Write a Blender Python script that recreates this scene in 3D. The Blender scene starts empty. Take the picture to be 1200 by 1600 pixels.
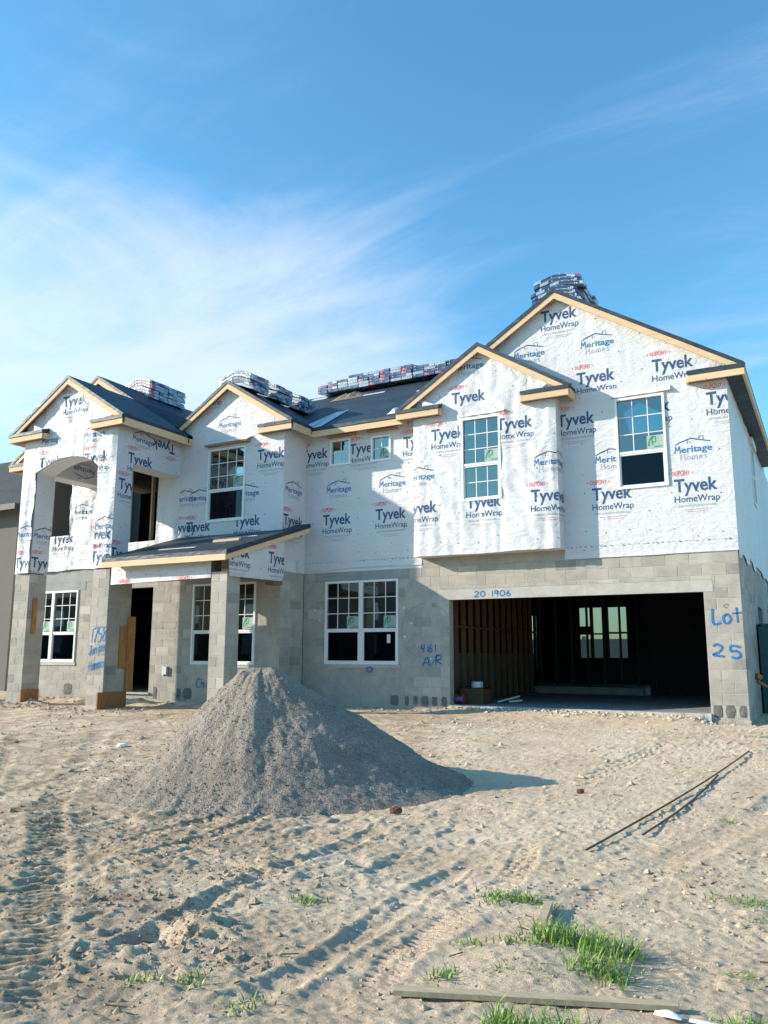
import bpy, bmesh, math, random
import numpy as np
from mathutils import Vector, Matrix

random.seed(7)
SC = bpy.context.scene
COL = SC.collection

# ------------------------------------------------------------------ camera
cam_data = bpy.data.cameras.new("camera")
cam = bpy.data.objects.new("camera", cam_data)
COL.objects.link(cam)
CAM = Vector((1.33743, -15.26712, 0.98))
pitch, yaw, roll = math.radians(9.92574), math.radians(28.64871), math.radians(0.1264)
fw = Vector((-math.sin(yaw) * math.cos(pitch), math.cos(yaw) * math.cos(pitch), math.sin(pitch)))
rt = Vector((math.cos(yaw), math.sin(yaw), 0))
up = rt.cross(fw)
rt = rt * math.cos(roll) + up * math.sin(roll)
up = rt.cross(fw)
cam.matrix_world = Matrix(((rt.x, up.x, -fw.x, CAM.x), (rt.y, up.y, -fw.y, CAM.y),
                           (rt.z, up.z, -fw.z, CAM.z), (0, 0, 0, 1)))
cam_data.sensor_fit = 'VERTICAL'
cam_data.sensor_height = 36.0
cam_data.lens = 36.0 * 1273.2 / 1600.0
cam_data.clip_start = 0.05
cam_data.clip_end = 3000
SC.camera = cam

# ------------------------------------------------------------------ sky, sun, exposure
SUN_AZ = math.radians(26.5)     # angle between the sunlight and the front of the house
SUN_EL = math.radians(21.0)
to_sun = Vector((-math.cos(SUN_AZ) * math.cos(SUN_EL), -math.sin(SUN_AZ) * math.cos(SUN_EL), math.sin(SUN_EL)))
world = bpy.data.worlds.new("World")
SC.world = world
world.use_nodes = True
wn, wl = world.node_tree.nodes, world.node_tree.links
wn.clear()
def N(nodes, kind, **kw):
    n = nodes.new(kind)
    for k, v in kw.items():
        setattr(n, k, v)
    return n
w_out = N(wn, "ShaderNodeOutputWorld")
w_bg = N(wn, "ShaderNodeBackground")
w_bg.inputs[1].default_value = 0.15
sky = N(wn, "ShaderNodeTexSky", sky_type='NISHITA', sun_disc=False, sun_elevation=SUN_EL,
        sun_rotation=math.atan2(to_sun.x, to_sun.y), altitude=10.0, air_density=1.15, dust_density=0.6, ozone_density=3.0)
tc = N(wn, "ShaderNodeTexCoord")
sep = N(wn, "ShaderNodeSeparateXYZ")
wl.new(tc.outputs["Generated"], sep.inputs[0])
def wmath(op, a, b=None, clamp=False):
    n = N(wn, "ShaderNodeMath", operation=op, use_clamp=clamp)
    for i, v in enumerate((a, b)):
        if v is None: continue
        if isinstance(v, (int, float)): n.inputs[i].default_value = v
        else: wl.new(v, n.inputs[i])
    return n.outputs[0]
zc = wmath('MAXIMUM', sep.outputs[2], 0.0)
den = wmath('ADD', zc, 0.13)
cx_ = wmath('DIVIDE', sep.outputs[0], den)
cy_ = wmath('DIVIDE', sep.outputs[1], den)
comb = N(wn, "ShaderNodeCombineXYZ")
wl.new(cx_, comb.inputs[0]); wl.new(cy_, comb.inputs[1])
def cloud_noise(scale, rot, sx, sy, detail, rough, dist, off):
    mp = N(wn, "ShaderNodeMapping")
    mp.inputs["Rotation"].default_value = (0, 0, math.radians(rot))
    mp.inputs["Scale"].default_value = (sx, sy, 1)
    mp.inputs["Location"].default_value = (off, off * 1.7, 0)
    wl.new(comb.outputs[0], mp.inputs[0])
    nz = N(wn, "ShaderNodeTexNoise")
    nz.inputs["Scale"].default_value = scale
    nz.inputs["Detail"].default_value = detail
    nz.inputs["Roughness"].default_value = rough
    nz.inputs["Distortion"].default_value = dist
    wl.new(mp.outputs[0], nz.inputs[0])
    return nz.outputs[0]
n1 = cloud_noise(0.8, 20, 1.0, 1.7, 10, 0.66, 1.2, 3.1)
n2 = cloud_noise(0.32, -15, 1.0, 1.3, 4, 0.5, 0.4, 7.7)
n3 = cloud_noise(2.2, 32, 1.0, 3.2, 8, 0.6, 0.5, 1.3)
# a bank of thin cirrus lies to the west-north-west, thinning out overhead
dotn = N(wn, "ShaderNodeVectorMath", operation='DOT_PRODUCT')
wl.new(tc.outputs["Generated"], dotn.inputs[0])
dotn.inputs[1].default_value = (-0.71, 0.62, 0.335)
bank = N(wn, "ShaderNodeMapRange", interpolation_type='SMOOTHSTEP')
bank.inputs[1].default_value = 0.84; bank.inputs[2].default_value = 1.0
bank.inputs[3].default_value = 0.0; bank.inputs[4].default_value = 1.0
wl.new(dotn.outputs["Value"], bank.inputs[0])
low = N(wn, "ShaderNodeMapRange", interpolation_type='SMOOTHSTEP')
low.inputs[1].default_value = 0.62; low.inputs[2].default_value = 0.10
low.inputs[3].default_value = 0.0; low.inputs[4].default_value = 1.0
wl.new(zc, low.inputs[0])
high = N(wn, "ShaderNodeMapRange", interpolation_type='SMOOTHSTEP')
high.inputs[1].default_value = 0.60; high.inputs[2].default_value = 0.42
high.inputs[3].default_value = 0.0; high.inputs[4].default_value = 1.0
wl.new(zc, high.inputs[0])
field = wmath('ADD', wmath('MULTIPLY', n1, 0.55), wmath('ADD', wmath('MULTIPLY', n2, 0.30), wmath('MULTIPLY', n3, 0.22)))
dot2 = N(wn, "ShaderNodeVectorMath", operation='DOT_PRODUCT')
wl.new(tc.outputs["Generated"], dot2.inputs[0]); dot2.inputs[1].default_value = (-0.06, 0.91, 0.41)
bank2 = N(wn, "ShaderNodeMapRange", interpolation_type='SMOOTHSTEP')
bank2.inputs[1].default_value = 0.955; bank2.inputs[2].default_value = 1.0
bank2.inputs[3].default_value = 0.0; bank2.inputs[4].default_value = 0.05
wl.new(dot2.outputs["Value"], bank2.inputs[0])
dot3 = N(wn, "ShaderNodeVectorMath", operation='DOT_PRODUCT')
wl.new(tc.outputs["Generated"], dot3.inputs[0]); dot3.inputs[1].default_value = (-0.127, 0.78, 0.613)
bank3 = N(wn, "ShaderNodeMapRange", interpolation_type='SMOOTHSTEP')
bank3.inputs[1].default_value = 0.985; bank3.inputs[2].default_value = 1.0
bank3.inputs[3].default_value = 0.0; bank3.inputs[4].default_value = 0.015
wl.new(dot3.outputs["Value"], bank3.inputs[0])
cov0 = wmath('ADD', wmath('MULTIPLY', wmath('MULTIPLY', bank.outputs[0], high.outputs[0]), 0.30), wmath('MULTIPLY', low.outputs[0], 0.07))
cov = wmath('ADD', cov0, wmath('ADD', bank2.outputs[0], bank3.outputs[0]))
dens = N(wn, "ShaderNodeMapRange", interpolation_type='SMOOTHSTEP')
dens.inputs[1].default_value = 0.565; dens.inputs[2].default_value = 1.00
dens.inputs[3].default_value = 0.0; dens.inputs[4].default_value = 0.68
wl.new(wmath('ADD', field, cov), dens.inputs[0])
tint = N(wn, "ShaderNodeMix", data_type='RGBA', blend_type='MULTIPLY')
tint.inputs[0].default_value = 1.0
wl.new(sky.outputs[0], tint.inputs[6])
tint.inputs[7].default_value = (0.49, 0.87, 0.94, 1)
cm = N(wn, "ShaderNodeMix", data_type='RGBA')
wl.new(dens.outputs[0], cm.inputs[0])
wl.new(tint.outputs[2], cm.inputs[6])
cm.inputs[7].default_value = (3.3, 3.5, 3.85, 1)
wl.new(cm.outputs[2], w_bg.inputs[0])
wl.new(w_bg.outputs[0], w_out.inputs[0])

sun_data = bpy.data.lights.new("sun", 'SUN')
sun_data.energy = 4.0
sun_data.angle = math.radians(0.6)
sun_data.color = (1.0, 0.88, 0.72)
sun = bpy.data.objects.new("sun", sun_data)
COL.objects.link(sun)
sun.rotation_euler = (-to_sun).to_track_quat('-Z', 'Y').to_euler()
sun.location = (-20, -10, 20)
SC.view_settings.view_transform = 'Standard'
SC.view_settings.look = 'None'
SC.view_settings.exposure = 1.05
SC.view_settings.gamma = 1.0
SC.view_settings.use_curve_mapping = False

# ------------------------------------------------------------------ helpers
def link(o, parent=None):
    COL.objects.link(o)
    if parent is not None:
        o.parent = parent
        o.matrix_parent_inverse = Matrix.Translation(-world_loc(parent))
    return o
def world_loc(o):
    # every parent here is only translated, and all children are written in world coordinates
    return Vector(o["wl"]) if "wl" in o else Vector((0, 0, 0))
def tag(o, label=None, cat=None, group=None, kind=None):
    if label: o["label"] = label
    if cat: o["category"] = cat
    if group: o["group"] = group
    if kind: o["kind"] = kind
    return o
def empty(name, loc, label, cat, group=None):
    o = bpy.data.objects.new(name, None)
    o.empty_display_size = 0.2
    o.location = loc
    o["wl"] = tuple(loc)
    COL.objects.link(o)
    return tag(o, label, cat, group)
def mesh_data(name, V, F, mats, mi=None, smooth=False):
    me = bpy.data.meshes.new(name)
    me.from_pydata([tuple(v) for v in V], [], [tuple(f) for f in F])
    for m in (mats if isinstance(mats, (list, tuple)) else [mats]):
        me.materials.append(m)
    if mi is not None:
        me.polygons.foreach_set("material_index", mi)
    if smooth:
        me.polygons.foreach_set("use_smooth", [True] * len(me.polygons))
    me.update()
    return me
def obj(name, V, F, mats, parent=None, mi=None, smooth=False):
    me = mesh_data(name, V, F, mats, mi, smooth)
    return link(bpy.data.objects.new(name, me), parent)

class MB:
    def __init__(s): s.V, s.F, s.M = [], [], []
    def add(s, V, F, m=0):
        b = len(s.V)
        s.V += [tuple(v) for v in V]
        s.F += [tuple(i + b for i in f) for f in F]
        s.M += [m] * len(F)
        return s
    def box(s, x0, x1, y0, y1, z0, z1, m=0):
        V = [(x0, y0, z0), (x1, y0, z0), (x1, y1, z0), (x0, y1, z0), (x0, y0, z1), (x1, y0, z1), (x1, y1, z1), (x0, y1, z1)]
        return s.add(V, [(0, 3, 2, 1), (4, 5, 6, 7), (0, 1, 5, 4), (1, 2, 6, 5), (2, 3, 7, 6), (3, 0, 4, 7)], m)
    def beam(s, a, b, w, h, upv=(0, 0, 1), m=0):
        a, b = Vector(a), Vector(b)
        d = (b - a).normalized()
        u = Vector(upv); sd = d.cross(u).normalized(); u = sd.cross(d).normalized()
        V = []
        for p in (a, b):
            for i, j in ((-1, -1), (1, -1), (1, 1), (-1, 1)):
                V.append(p + sd * (i * w / 2) + u * (j * h / 2))
        return s.add(V, [(0, 1, 2, 3), (7, 6, 5, 4), (0, 4, 5, 1), (1, 5, 6, 2), (2, 6, 7, 3), (3, 7, 4, 0)], m)
    def prism(s, poly, y0, y1, m=0):           # poly in (x,z), extruded along y
        n = len(poly)
        V = [(x, y0, z) for x, z in poly] + [(x, y1, z) for x, z in poly]
        F = [tuple(range(n)), tuple(range(2 * n - 1, n - 1, -1))] + [(i, i + n, (i + 1) % n + n, (i + 1) % n) for i in range(n)]
        return s.add(V, F, m)
    def prism_x(s, poly, x0, x1, m=0):         # poly in (y,z), extruded along x
        n = len(poly)
        V = [(x0, y, z) for y, z in poly] + [(x1, y, z) for y, z in poly]
        F = [tuple(range(n - 1, -1, -1)), tuple(range(n, 2 * n))] + [(i, (i + 1) % n, (i + 1) % n + n, i + n) for i in range(n)]
        return s.add(V, F, m)
    def build(s, name, mats, parent=None, smooth=False):
        return obj(name, s.V, s.F, mats, parent, s.M if isinstance(mats, (list, tuple)) and len(mats) > 1 else None, smooth)

# numpy noise
def _h(ix, iy, seed):
    n = (ix.astype(np.int64) * 374761393 + iy.astype(np.int64) * 668265263 + seed * 1442695041) & 0xFFFFFFFF
    n = ((n ^ (n >> 13)) * 1274126177) & 0xFFFFFFFF
    n = n ^ (n >> 16)
    return (n & 0xFFFF) / 65535.0
def vnoise(x, y, seed=0):
    x = np.asarray(x, float); y = np.asarray(y, float)
    ix, iy = np.floor(x), np.floor(y)
    fx, fy = x - ix, y - iy
    ux, uy = fx * fx * fx * (fx * (fx * 6 - 15) + 10), fy * fy * fy * (fy * (fy * 6 - 15) + 10)
    a, b = _h(ix, iy, seed), _h(ix + 1, iy, seed)
    c, d = _h(ix, iy + 1, seed), _h(ix + 1, iy + 1, seed)
    return (a * (1 - ux) + b * ux) * (1 - uy) + (c * (1 - ux) + d * ux) * uy
def fbm(x, y, seed=0, oct=4, gain=0.5):
    s, a, t = 0, 1.0, 0
    for i in range(oct):
        s = s + a * (vnoise(x, y, seed + i * 17) * 2 - 1); t += a
        x, y = np.asarray(x) * 1.93 + 5.2, np.asarray(y) * 1.93 - 3.7
        a *= gain
    return s / t

# ------------------------------------------------------------------ materials
def mat(name, base=(0.5, 0.5, 0.5), rough=0.8, spec=0.3, build=None):
    m = bpy.data.materials.new(name)
    m.use_nodes = True
    nt = m.node_tree
    b = nt.nodes["Principled BSDF"]
    b.inputs["Base Color"].default_value = (*base, 1)
    b.inputs["Roughness"].default_value = rough
    b.inputs["Specular IOR Level"].default_value = spec
    if build: build(nt, b)
    return m
class G:   # tiny node helper
    def __init__(s, nt): s.nt, s.n, s.l = nt, nt.nodes, nt.links
    def node(s, k, **kw): return N(s.n, k, **kw)
    def set(s, sock, v):
        if isinstance(v, (int, float)): sock.default_value = v
        elif isinstance(v, tuple): sock.default_value = v if len(v) != 3 or sock.type == 'VECTOR' else (*v, 1)
        else: s.l.new(v, sock)
    def coord(s, scale=(1, 1, 1), kind="Object", rot=(0, 0, 0)):
        t = s.node("ShaderNodeTexCoord"); mp = s.node("ShaderNodeMapping")
        mp.inputs["Scale"].default_value = scale
        mp.inputs["Rotation"].default_value = rot
        s.l.new(t.outputs[kind], mp.inputs[0]); return mp.outputs[0]
    def pos(s, scale=(1, 1, 1)):
        t = s.node("ShaderNodeNewGeometry"); mp = s.node("ShaderNodeMapping")
        mp.inputs["Scale"].default_value = scale
        s.l.new(t.outputs["Position"], mp.inputs[0]); return mp.outputs[0]
    def noise(s, vec, scale, detail=4, rough=0.55, dist=0.0):
        n = s.node("ShaderNodeTexNoise")
        s.l.new(vec, n.inputs[0])
        n.inputs["Scale"].default_value = scale; n.inputs["Detail"].default_value = detail
        n.inputs["Roughness"].default_value = rough; n.inputs["Distortion"].default_value = dist
        return n.outputs[0]
    def vor(s, vec, scale, feature='F1', out=0):
        n = s.node("ShaderNodeTexVoronoi", feature=feature)
        s.l.new(vec, n.inputs[0]); n.inputs["Scale"].default_value = scale
        return n.outputs[out]
    def ramp(s, fac, stops):
        r = s.node("ShaderNodeValToRGB"); s.l.new(fac, r.inputs[0])
        e = r.color_ramp.elements
        e[0].position, e[0].color = stops[0][0], (*stops[0][1], 1)
        e[1].position, e[1].color = stops[1][0], (*stops[1][1], 1)
        for p, c in stops[2:]:
            x = e.new(p); x.color = (*c, 1)
        return r.outputs[0]
    def mix(s, fac, a, b, mode='MIX'):
        m = s.node("ShaderNodeMix", data_type='RGBA', blend_type=mode)
        s.set(m.inputs[0], fac); s.set(m.inputs[6], a); s.set(m.inputs[7], b); return m.outputs[2]
    def math(s, op, a, b=0.0, clamp=False):
        m = s.node("ShaderNodeMath", operation=op, use_clamp=clamp)
        s.set(m.inputs[0], a); s.set(m.inputs[1], b); return m.outputs[0]
    def bump(s, h, strength, dist, bsdf, prev=None):
        b = s.node("ShaderNodeBump")
        b.inputs["Strength"].default_value = strength; b.inputs["Distance"].default_value = dist
        s.l.new(h, b.inputs["Height"])
        if prev is not None: s.l.new(prev, b.inputs["Normal"])
        s.l.new(b.outputs[0], bsdf.inputs["Normal"]); return b.outputs[0]

def b_block(nt, b):
    g = G(nt)
    oi = g.node("ShaderNodeObjectInfo"); ge = g.node("ShaderNodeNewGeometry")
    r = g.math('FRACT', g.math('ADD', oi.outputs["Random"], ge.outputs["Random Per Island"]))
    p = g.pos()
    tone = g.ramp(r, [(0.0, (0.26, 0.253, 0.24)), (0.10, (0.335, 0.317, 0.295)), (0.45, (0.365, 0.343, 0.315)), (0.85, (0.385, 0.363, 0.333)), (1.0, (0.45, 0.42, 0.385))])
    blot = g.ramp(g.noise(p, 1.9, 8, 0.68, 0.9), [(0.34, (0.80, 0.81, 0.83)), (0.60, (1.08, 1.05, 1.0))])
    fine = g.ramp(g.noise(p, 60, 4, 0.7), [(0.3, (0.86, 0.86, 0.86)), (0.7, (1.1, 1.1, 1.1))])
    c = g.mix(1.0, g.mix(1.0, tone, blot, 'MULTIPLY'), fine, 'MULTIPLY')
    sm = g.ramp(g.noise(g.pos((3.0, 3.0, 1.2)), 2.6, 5, 0.65, 0.4), [(0.54, (0, 0, 0)), (0.68, (1, 1, 1))])
    c = g.mix(g.math('MULTIPLY', sm, 0.45), c, (0.40, 0.385, 0.36))
    g.l.new(c, b.inputs["Base Color"])
    g.bump(g.noise(p, 130, 5, 0.75), 0.7, 0.006, b)
M_block = mat("concrete_block", rough=0.93, spec=0.12, build=b_block)
def b_mortar(nt, b):
    g = G(nt); p = g.pos()
    g.l.new(g.ramp(g.noise(p, 9, 5), [(0.3, (0.34, 0.32, 0.29)), (0.7, (0.42, 0.395, 0.36))]), b.inputs["Base Color"])
    g.bump(g.noise(p, 90, 4), 0.5, 0.004, b)
M_mortar = mat("mortar", rough=0.95, spec=0.1, build=b_mortar)
def conc(c0, c1, sc=3.0):
    def f(nt, b):
        g = G(nt); p = g.pos()
        c = g.ramp(g.noise(p, sc, 7, 0.65, 0.5), [(0.3, c0), (0.7, c1)])
        c = g.mix(0.5, c, g.ramp(g.noise(p, 45, 4, 0.7), [(0.3, (0.6, 0.6, 0.6)), (0.7, (1.15, 1.15, 1.15))]), 'MULTIPLY')
        g.l.new(c, b.inputs["Base Color"]); g.bump(g.noise(p, 70, 5, 0.7), 0.6, 0.006, b)
    return f
M_lintel = mat("cast_lintel", rough=0.9, spec=0.15, build=conc((0.25, 0.26, 0.255), (0.34, 0.345, 0.335)))
M_lintel_pale = mat("pale_cast_lintel", rough=0.9, spec=0.15, build=conc((0.36, 0.345, 0.32), (0.48, 0.465, 0.43)))
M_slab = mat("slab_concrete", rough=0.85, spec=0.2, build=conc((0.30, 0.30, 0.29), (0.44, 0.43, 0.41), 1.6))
M_darkslab = mat("shaded_slab", rough=0.9, spec=0.1, build=conc((0.20, 0.20, 0.20), (0.32, 0.32, 0.31), 2.0))  # slab concrete with the dim of the garage put into its colour
M_footing = mat("footing_concrete", rough=0.97, spec=0.1, build=conc((0.26, 0.235, 0.195), (0.46, 0.41, 0.33), 7.0))
M_grout = mat("rough_grout", rough=0.97, spec=0.1, build=conc((0.10, 0.10, 0.10), (0.20, 0.195, 0.185), 22.0))

def b_wrap(nt, b):
    g = G(nt)
    p = g.pos()
    n1 = g.noise(g.pos((1, 1, 0.35)), 5.0, 6, 0.62, 1.2)
    n2 = g.noise(p, 17.0, 5, 0.6, 0.8)
    n3 = g.noise(g.pos((1.0, 1.0, 2.2)), 2.4, 4, 0.6, 2.0)
    c = g.ramp(g.noise(p, 1.1, 4), [(0.3, (0.525, 0.525, 0.55)), (0.7, (0.575, 0.575, 0.60))])
    dirt = g.ramp(g.noise(g.pos((2, 2, 0.7)), 3.0, 6, 0.7, 0.4), [(0.60, (0, 0, 0)), (0.8, (1, 1, 1))])
    c = g.mix(g.math('MULTIPLY', dirt, 0.16), c, (0.47, 0.455, 0.43))
    g.l.new(c, b.inputs["Base Color"])
    q = g.bump(n3, 0.45, 0.06, b)
    q = g.bump(n1, 0.30, 0.022, b, q)
    g.bump(n2, 0.20, 0.006, b, q)
M_wrap = mat("house_wrap", rough=0.55, spec=0.35, build=b_wrap)
def b_wrapback(nt, b):
    g = G(nt); g.bump(g.noise(g.pos(), 6, 5, 0.6, 0.8), 0.4, 0.02, b)
M_wrapback = mat("wrap_folded", (0.59, 0.592, 0.612), 0.6, 0.3, b_wrapback)
def b_print(c):
    def f(nt, b):
        g = G(nt)
        # worn print: the ink is thin in places
        k = g.ramp(g.noise(g.pos(), 38, 4, 0.7), [(0.25, (0.55, 0.57, 0.60)), (0.5, c)])
        g.l.new(g.mix(0.35, c, k), b.inputs["Base Color"])
    return f
M_navy = mat("navy_print", rough=0.6, build=b_print((0.008, 0.058, 0.150)))
M_lightblue = mat("blue_print", rough=0.6, build=b_print((0.012, 0.12, 0.29)))
M_red = mat("red_print", rough=0.6, build=b_print((0.62, 0.07, 0.10)))
M_greyprint = mat("grey_print", rough=0.6, build=b_print((0.22, 0.27, 0.33)))
M_nail = mat("cap_nail", (0.05, 0.05, 0.055), 0.5)
M_spray = mat("blue_spray_paint", rough=0.55, build=b_print((0.003, 0.13, 0.36)))
M_pencil = mat("pencil_mark", (0.16, 0.15, 0.13), 0.9)

def b_felt(nt, b):
    g = G(nt)
    p = g.pos()
    c = g.ramp(g.noise(g.pos((0.25, 1, 1)), 2.0, 6, 0.65, 0.6), [(0.30, (0.010, 0.022, 0.034)), (0.7, (0.024, 0.042, 0.060))])
    w = g.node("ShaderNodeTexWave", wave_type='BANDS', bands_direction='Z')
    g.l.new(p, w.inputs[0]); w.inputs["Scale"].default_value = 1.05; w.inputs["Distortion"].default_value = 0.8
    streak = g.math('MULTIPLY', g.ramp(g.noise(g.pos((0.8, 1.6, 7)), 2.3, 5, 0.6, 0.4), [(0.55, (0, 0, 0)), (0.72, (1, 1, 1))]), 0.55)
    c = g.mix(streak, c, (0.10, 0.14, 0.17))
    g.l.new(c, b.inputs["Base Color"])
    q = g.bump(g.noise(g.pos((0.6, 1, 2.2)), 3.2, 5, 0.6, 1.0), 0.5, 0.05, b)
    g.bump(w.outputs[0], 0.12, 0.01, b, q)
M_felt = mat("roof_underlayment", rough=0.55, spec=0.4, build=b_felt)
def wood(c0, c1, stretch=(1, 1, 1), sc=6.0, rough=0.75, knots=True):
    def f(nt, b):
        g = G(nt); p = g.pos(stretch)
        oi = g.node("ShaderNodeObjectInfo")
        n = g.noise(p, sc, 8, 0.6, 1.2)
        c = g.ramp(n, [(0.3, c0), (0.7, c1)])
        c = g.mix(0.45, c, g.ramp(g.noise(p, sc * 9, 3, 0.6, 0.4), [(0.3, (0.72, 0.70, 0.66)), (0.7, (1.08, 1.06, 1.04))]), 'MULTIPLY')
        if knots:
            k = g.ramp(g.vor(g.pos((1.3, 1.3, 1.3)), 2.6), [(0.03, (1, 1, 1)), (0.075, (0, 0, 0))])
            c = g.mix(g.math('MULTIPLY', k, 0.7), c, (0.16, 0.085, 0.04))
        t = g.ramp(oi.outputs["Random"], [(0.0, (0.88, 0.87, 0.85)), (1.0, (1.08, 1.05, 1.0))])
        g.l.new(g.mix(1.0, c, t, 'MULTIPLY'), b.inputs["Base Color"])
        g.bump(n, 0.3, 0.003, b)
    return f
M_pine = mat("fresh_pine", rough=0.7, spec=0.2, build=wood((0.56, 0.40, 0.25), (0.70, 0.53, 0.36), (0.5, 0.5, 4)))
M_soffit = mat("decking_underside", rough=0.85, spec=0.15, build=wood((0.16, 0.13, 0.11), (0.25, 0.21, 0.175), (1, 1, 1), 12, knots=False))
M_stud = mat("framing_stud", rough=0.85, spec=0.15, build=wood((0.12, 0.062, 0.04), (0.21, 0.11, 0.07), (6, 6, 0.6), 4))
M_dimstud = mat("shaded_stud", rough=0.9, spec=0.1, build=wood((0.035, 0.03, 0.028), (0.06, 0.05, 0.045), (6, 6, 0.6), 4))  # same stud wood, coloured near-black for the shade at the garage rear
M_studpale = mat("pale_stud", rough=0.85, spec=0.15, build=wood((0.42, 0.33, 0.22), (0.58, 0.46, 0.32), (6, 6, 0.6), 4))
M_ply = mat("plywood", rough=0.85, spec=0.15, build=wood((0.26, 0.125, 0.055), (0.40, 0.215, 0.10), (1.5, 1.5, 0.6), 5))
M_oldwood = mat("weathered_wood", rough=0.9, spec=0.1, build=wood((0.36, 0.29, 0.20), (0.54, 0.45, 0.33), (0.6, 3, 1), 9))
M_header = mat("header_wood", rough=0.85, spec=0.1, build=wood((0.30, 0.18, 0.12), (0.45, 0.29, 0.20), (0.5, 0.5, 5), 6))
M_vinyl = mat("white_vinyl", (0.66, 0.67, 0.68), 0.35, 0.5)
M_vinylfence = mat("vinyl_fence", (0.80, 0.76, 0.66), 0.5, 0.4)
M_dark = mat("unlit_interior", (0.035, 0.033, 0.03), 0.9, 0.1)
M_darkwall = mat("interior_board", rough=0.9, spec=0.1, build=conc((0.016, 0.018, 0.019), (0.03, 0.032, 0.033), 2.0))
M_greenboard = mat("green_board", rough=0.85, spec=0.15, build=conc((0.02, 0.085, 0.07), (0.04, 0.12, 0.095), 3.0))

def glass_mat(name, tr, gl, fac):
    m = bpy.data.materials.new(name); m.use_nodes = True
    nt = m.node_tree; nt.nodes.clear()
    g = G(nt)
    out = g.node("ShaderNodeOutputMaterial"); mx = g.node("ShaderNodeMixShader")
    t = g.node("ShaderNodeBsdfTransparent"); s = g.node("ShaderNodeBsdfGlossy")
    t.inputs[0].default_value = (*tr, 1); s.inputs[0].default_value = (*gl, 1)
    s.inputs["Roughness"].default_value = 0.02
    bp = g.node("ShaderNodeBump"); bp.inputs["Strength"].default_value = 0.05; bp.inputs["Distance"].default_value = 0.02
    g.l.new(g.noise(g.pos(), 1.6, 2), bp.inputs["Height"]); g.l.new(bp.outputs[0], s.inputs["Normal"])
    lw = g.node("ShaderNodeLayerWeight"); lw.inputs[0].default_value = 0.35
    f = g.math('ADD', fac, g.math('MULTIPLY', lw.outputs["Fresnel"], 0.5), True)
    g.l.new(f, mx.inputs[0]); g.l.new(t.outputs[0], mx.inputs[1]); g.l.new(s.outputs[0], mx.inputs[2])
    g.l.new(mx.outputs[0], out.inputs[0])
    return m
M_glass = glass_mat("coated_glass", (0.22, 0.50, 0.54), (0.84, 0.78, 0.71), 0.22)
M_clearglass = glass_mat("clear_glass", (0.8, 0.88, 0.86), (0.7, 0.8, 0.8), 0.02)
M_tintglass = glass_mat("tinted_glass", (0.66, 0.62, 0.58), (0.6, 0.7, 0.7), 0.03)
def b_screen(nt, b):
    pass
M_screen = glass_mat("insect_screen", (0.34, 0.38, 0.40), (0.30, 0.36, 0.42), 0.03)
M_sticker = mat("pale_sticker", (0.28, 0.38, 0.35), 0.6)
M_stickerink = mat("green_sticker_ink", (0.04, 0.24, 0.14), 0.6)

# bundle wrapper: printed plastic film in bands of navy, white and pink
def b_bundle(kind):
    def f(nt, b):
        g = G(nt)
        t = g.node("ShaderNodeTexCoord"); sp = g.node("ShaderNodeSeparateXYZ")
        g.l.new(t.outputs["Object"], sp.inputs[0])
        oi = g.node("ShaderNodeObjectInfo")
        x = g.math('ADD', sp.outputs[0], g.math('MULTIPLY', oi.outputs["Random"], 0.35))
        # blocks of print along the pack
        ix = g.math('FLOOR', g.math('MULTIPLY', x, 5.5))
        wnz = g.node("ShaderNodeTexWhiteNoise", noise_dimensions='2D')
        cb = g.node("ShaderNodeCombineXYZ"); g.l.new(ix, cb.inputs[0])
        iy = g.math('FLOOR', g.math('MULTIPLY', sp.outputs[1], 6.2)); g.l.new(iy, cb.inputs[1])
        g.l.new(cb.outputs[0], wnz.inputs[0])
        r = g.node("ShaderNodeValToRGB"); r.color_ramp.interpolation = 'CONSTANT'
        g.l.new(wnz.outputs[0], r.inputs[0])
        e = r.color_ramp.elements
        if kind == 'dark':
            st = [(0, (0.02, 0.05, 0.12)), (0.38, (0.28, 0.34, 0.42)), (0.60, (0.04, 0.09, 0.20)), (0.76, (0.42, 0.47, 0.52)), (0.94, (0.34, 0.08, 0.14))]
        else:
            st = [(0, (0.34, 0.40, 0.44)), (0.45, (0.28, 0.34, 0.39)), (0.70, (0.42, 0.46, 0.48)), (0.88, (0.08, 0.13, 0.22)), (0.985, (0.34, 0.12, 0.18))]
        e[0].position, e[0].color = st[0][0], (*st[0][1], 1)
        e[1].position, e[1].color = st[1][0], (*st[1][1], 1)
        for p_, c_ in st[2:]:
            x_ = e.new(p_); x_.color = (*c_, 1)
        # rows of small marks
        dots = g.ramp(g.vor(g.coord((1, 1, 1)), 26.0), [(0.30, (1, 1, 1)), (0.42, (0, 0, 0))])
        msk = g.ramp(g.noise(g.coord(), 7.0, 1), [(0.52, (0, 0, 0)), (0.56, (1, 1, 1))])
        c = g.mix(g.math('MULTIPLY', g.math('MULTIPLY', dots, msk), 0.75), r.outputs[0], (0.66, 0.68, 0.74) if kind == 'dark' else (0.10, 0.14, 0.30))
        g.l.new(c, b.inputs["Base Color"])
        g.bump(g.noise(g.coord(), 14, 4, 0.6, 0.6), 0.5, 0.012, b)
    return f
M_bundle_dark = mat("shingle_wrapper_dark", rough=0.35, spec=0.5, build=b_bundle('dark'))
M_bundle_pale = mat("shingle_wrapper_pale", rough=0.35, spec=0.5, build=b_bundle('pale'))

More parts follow.
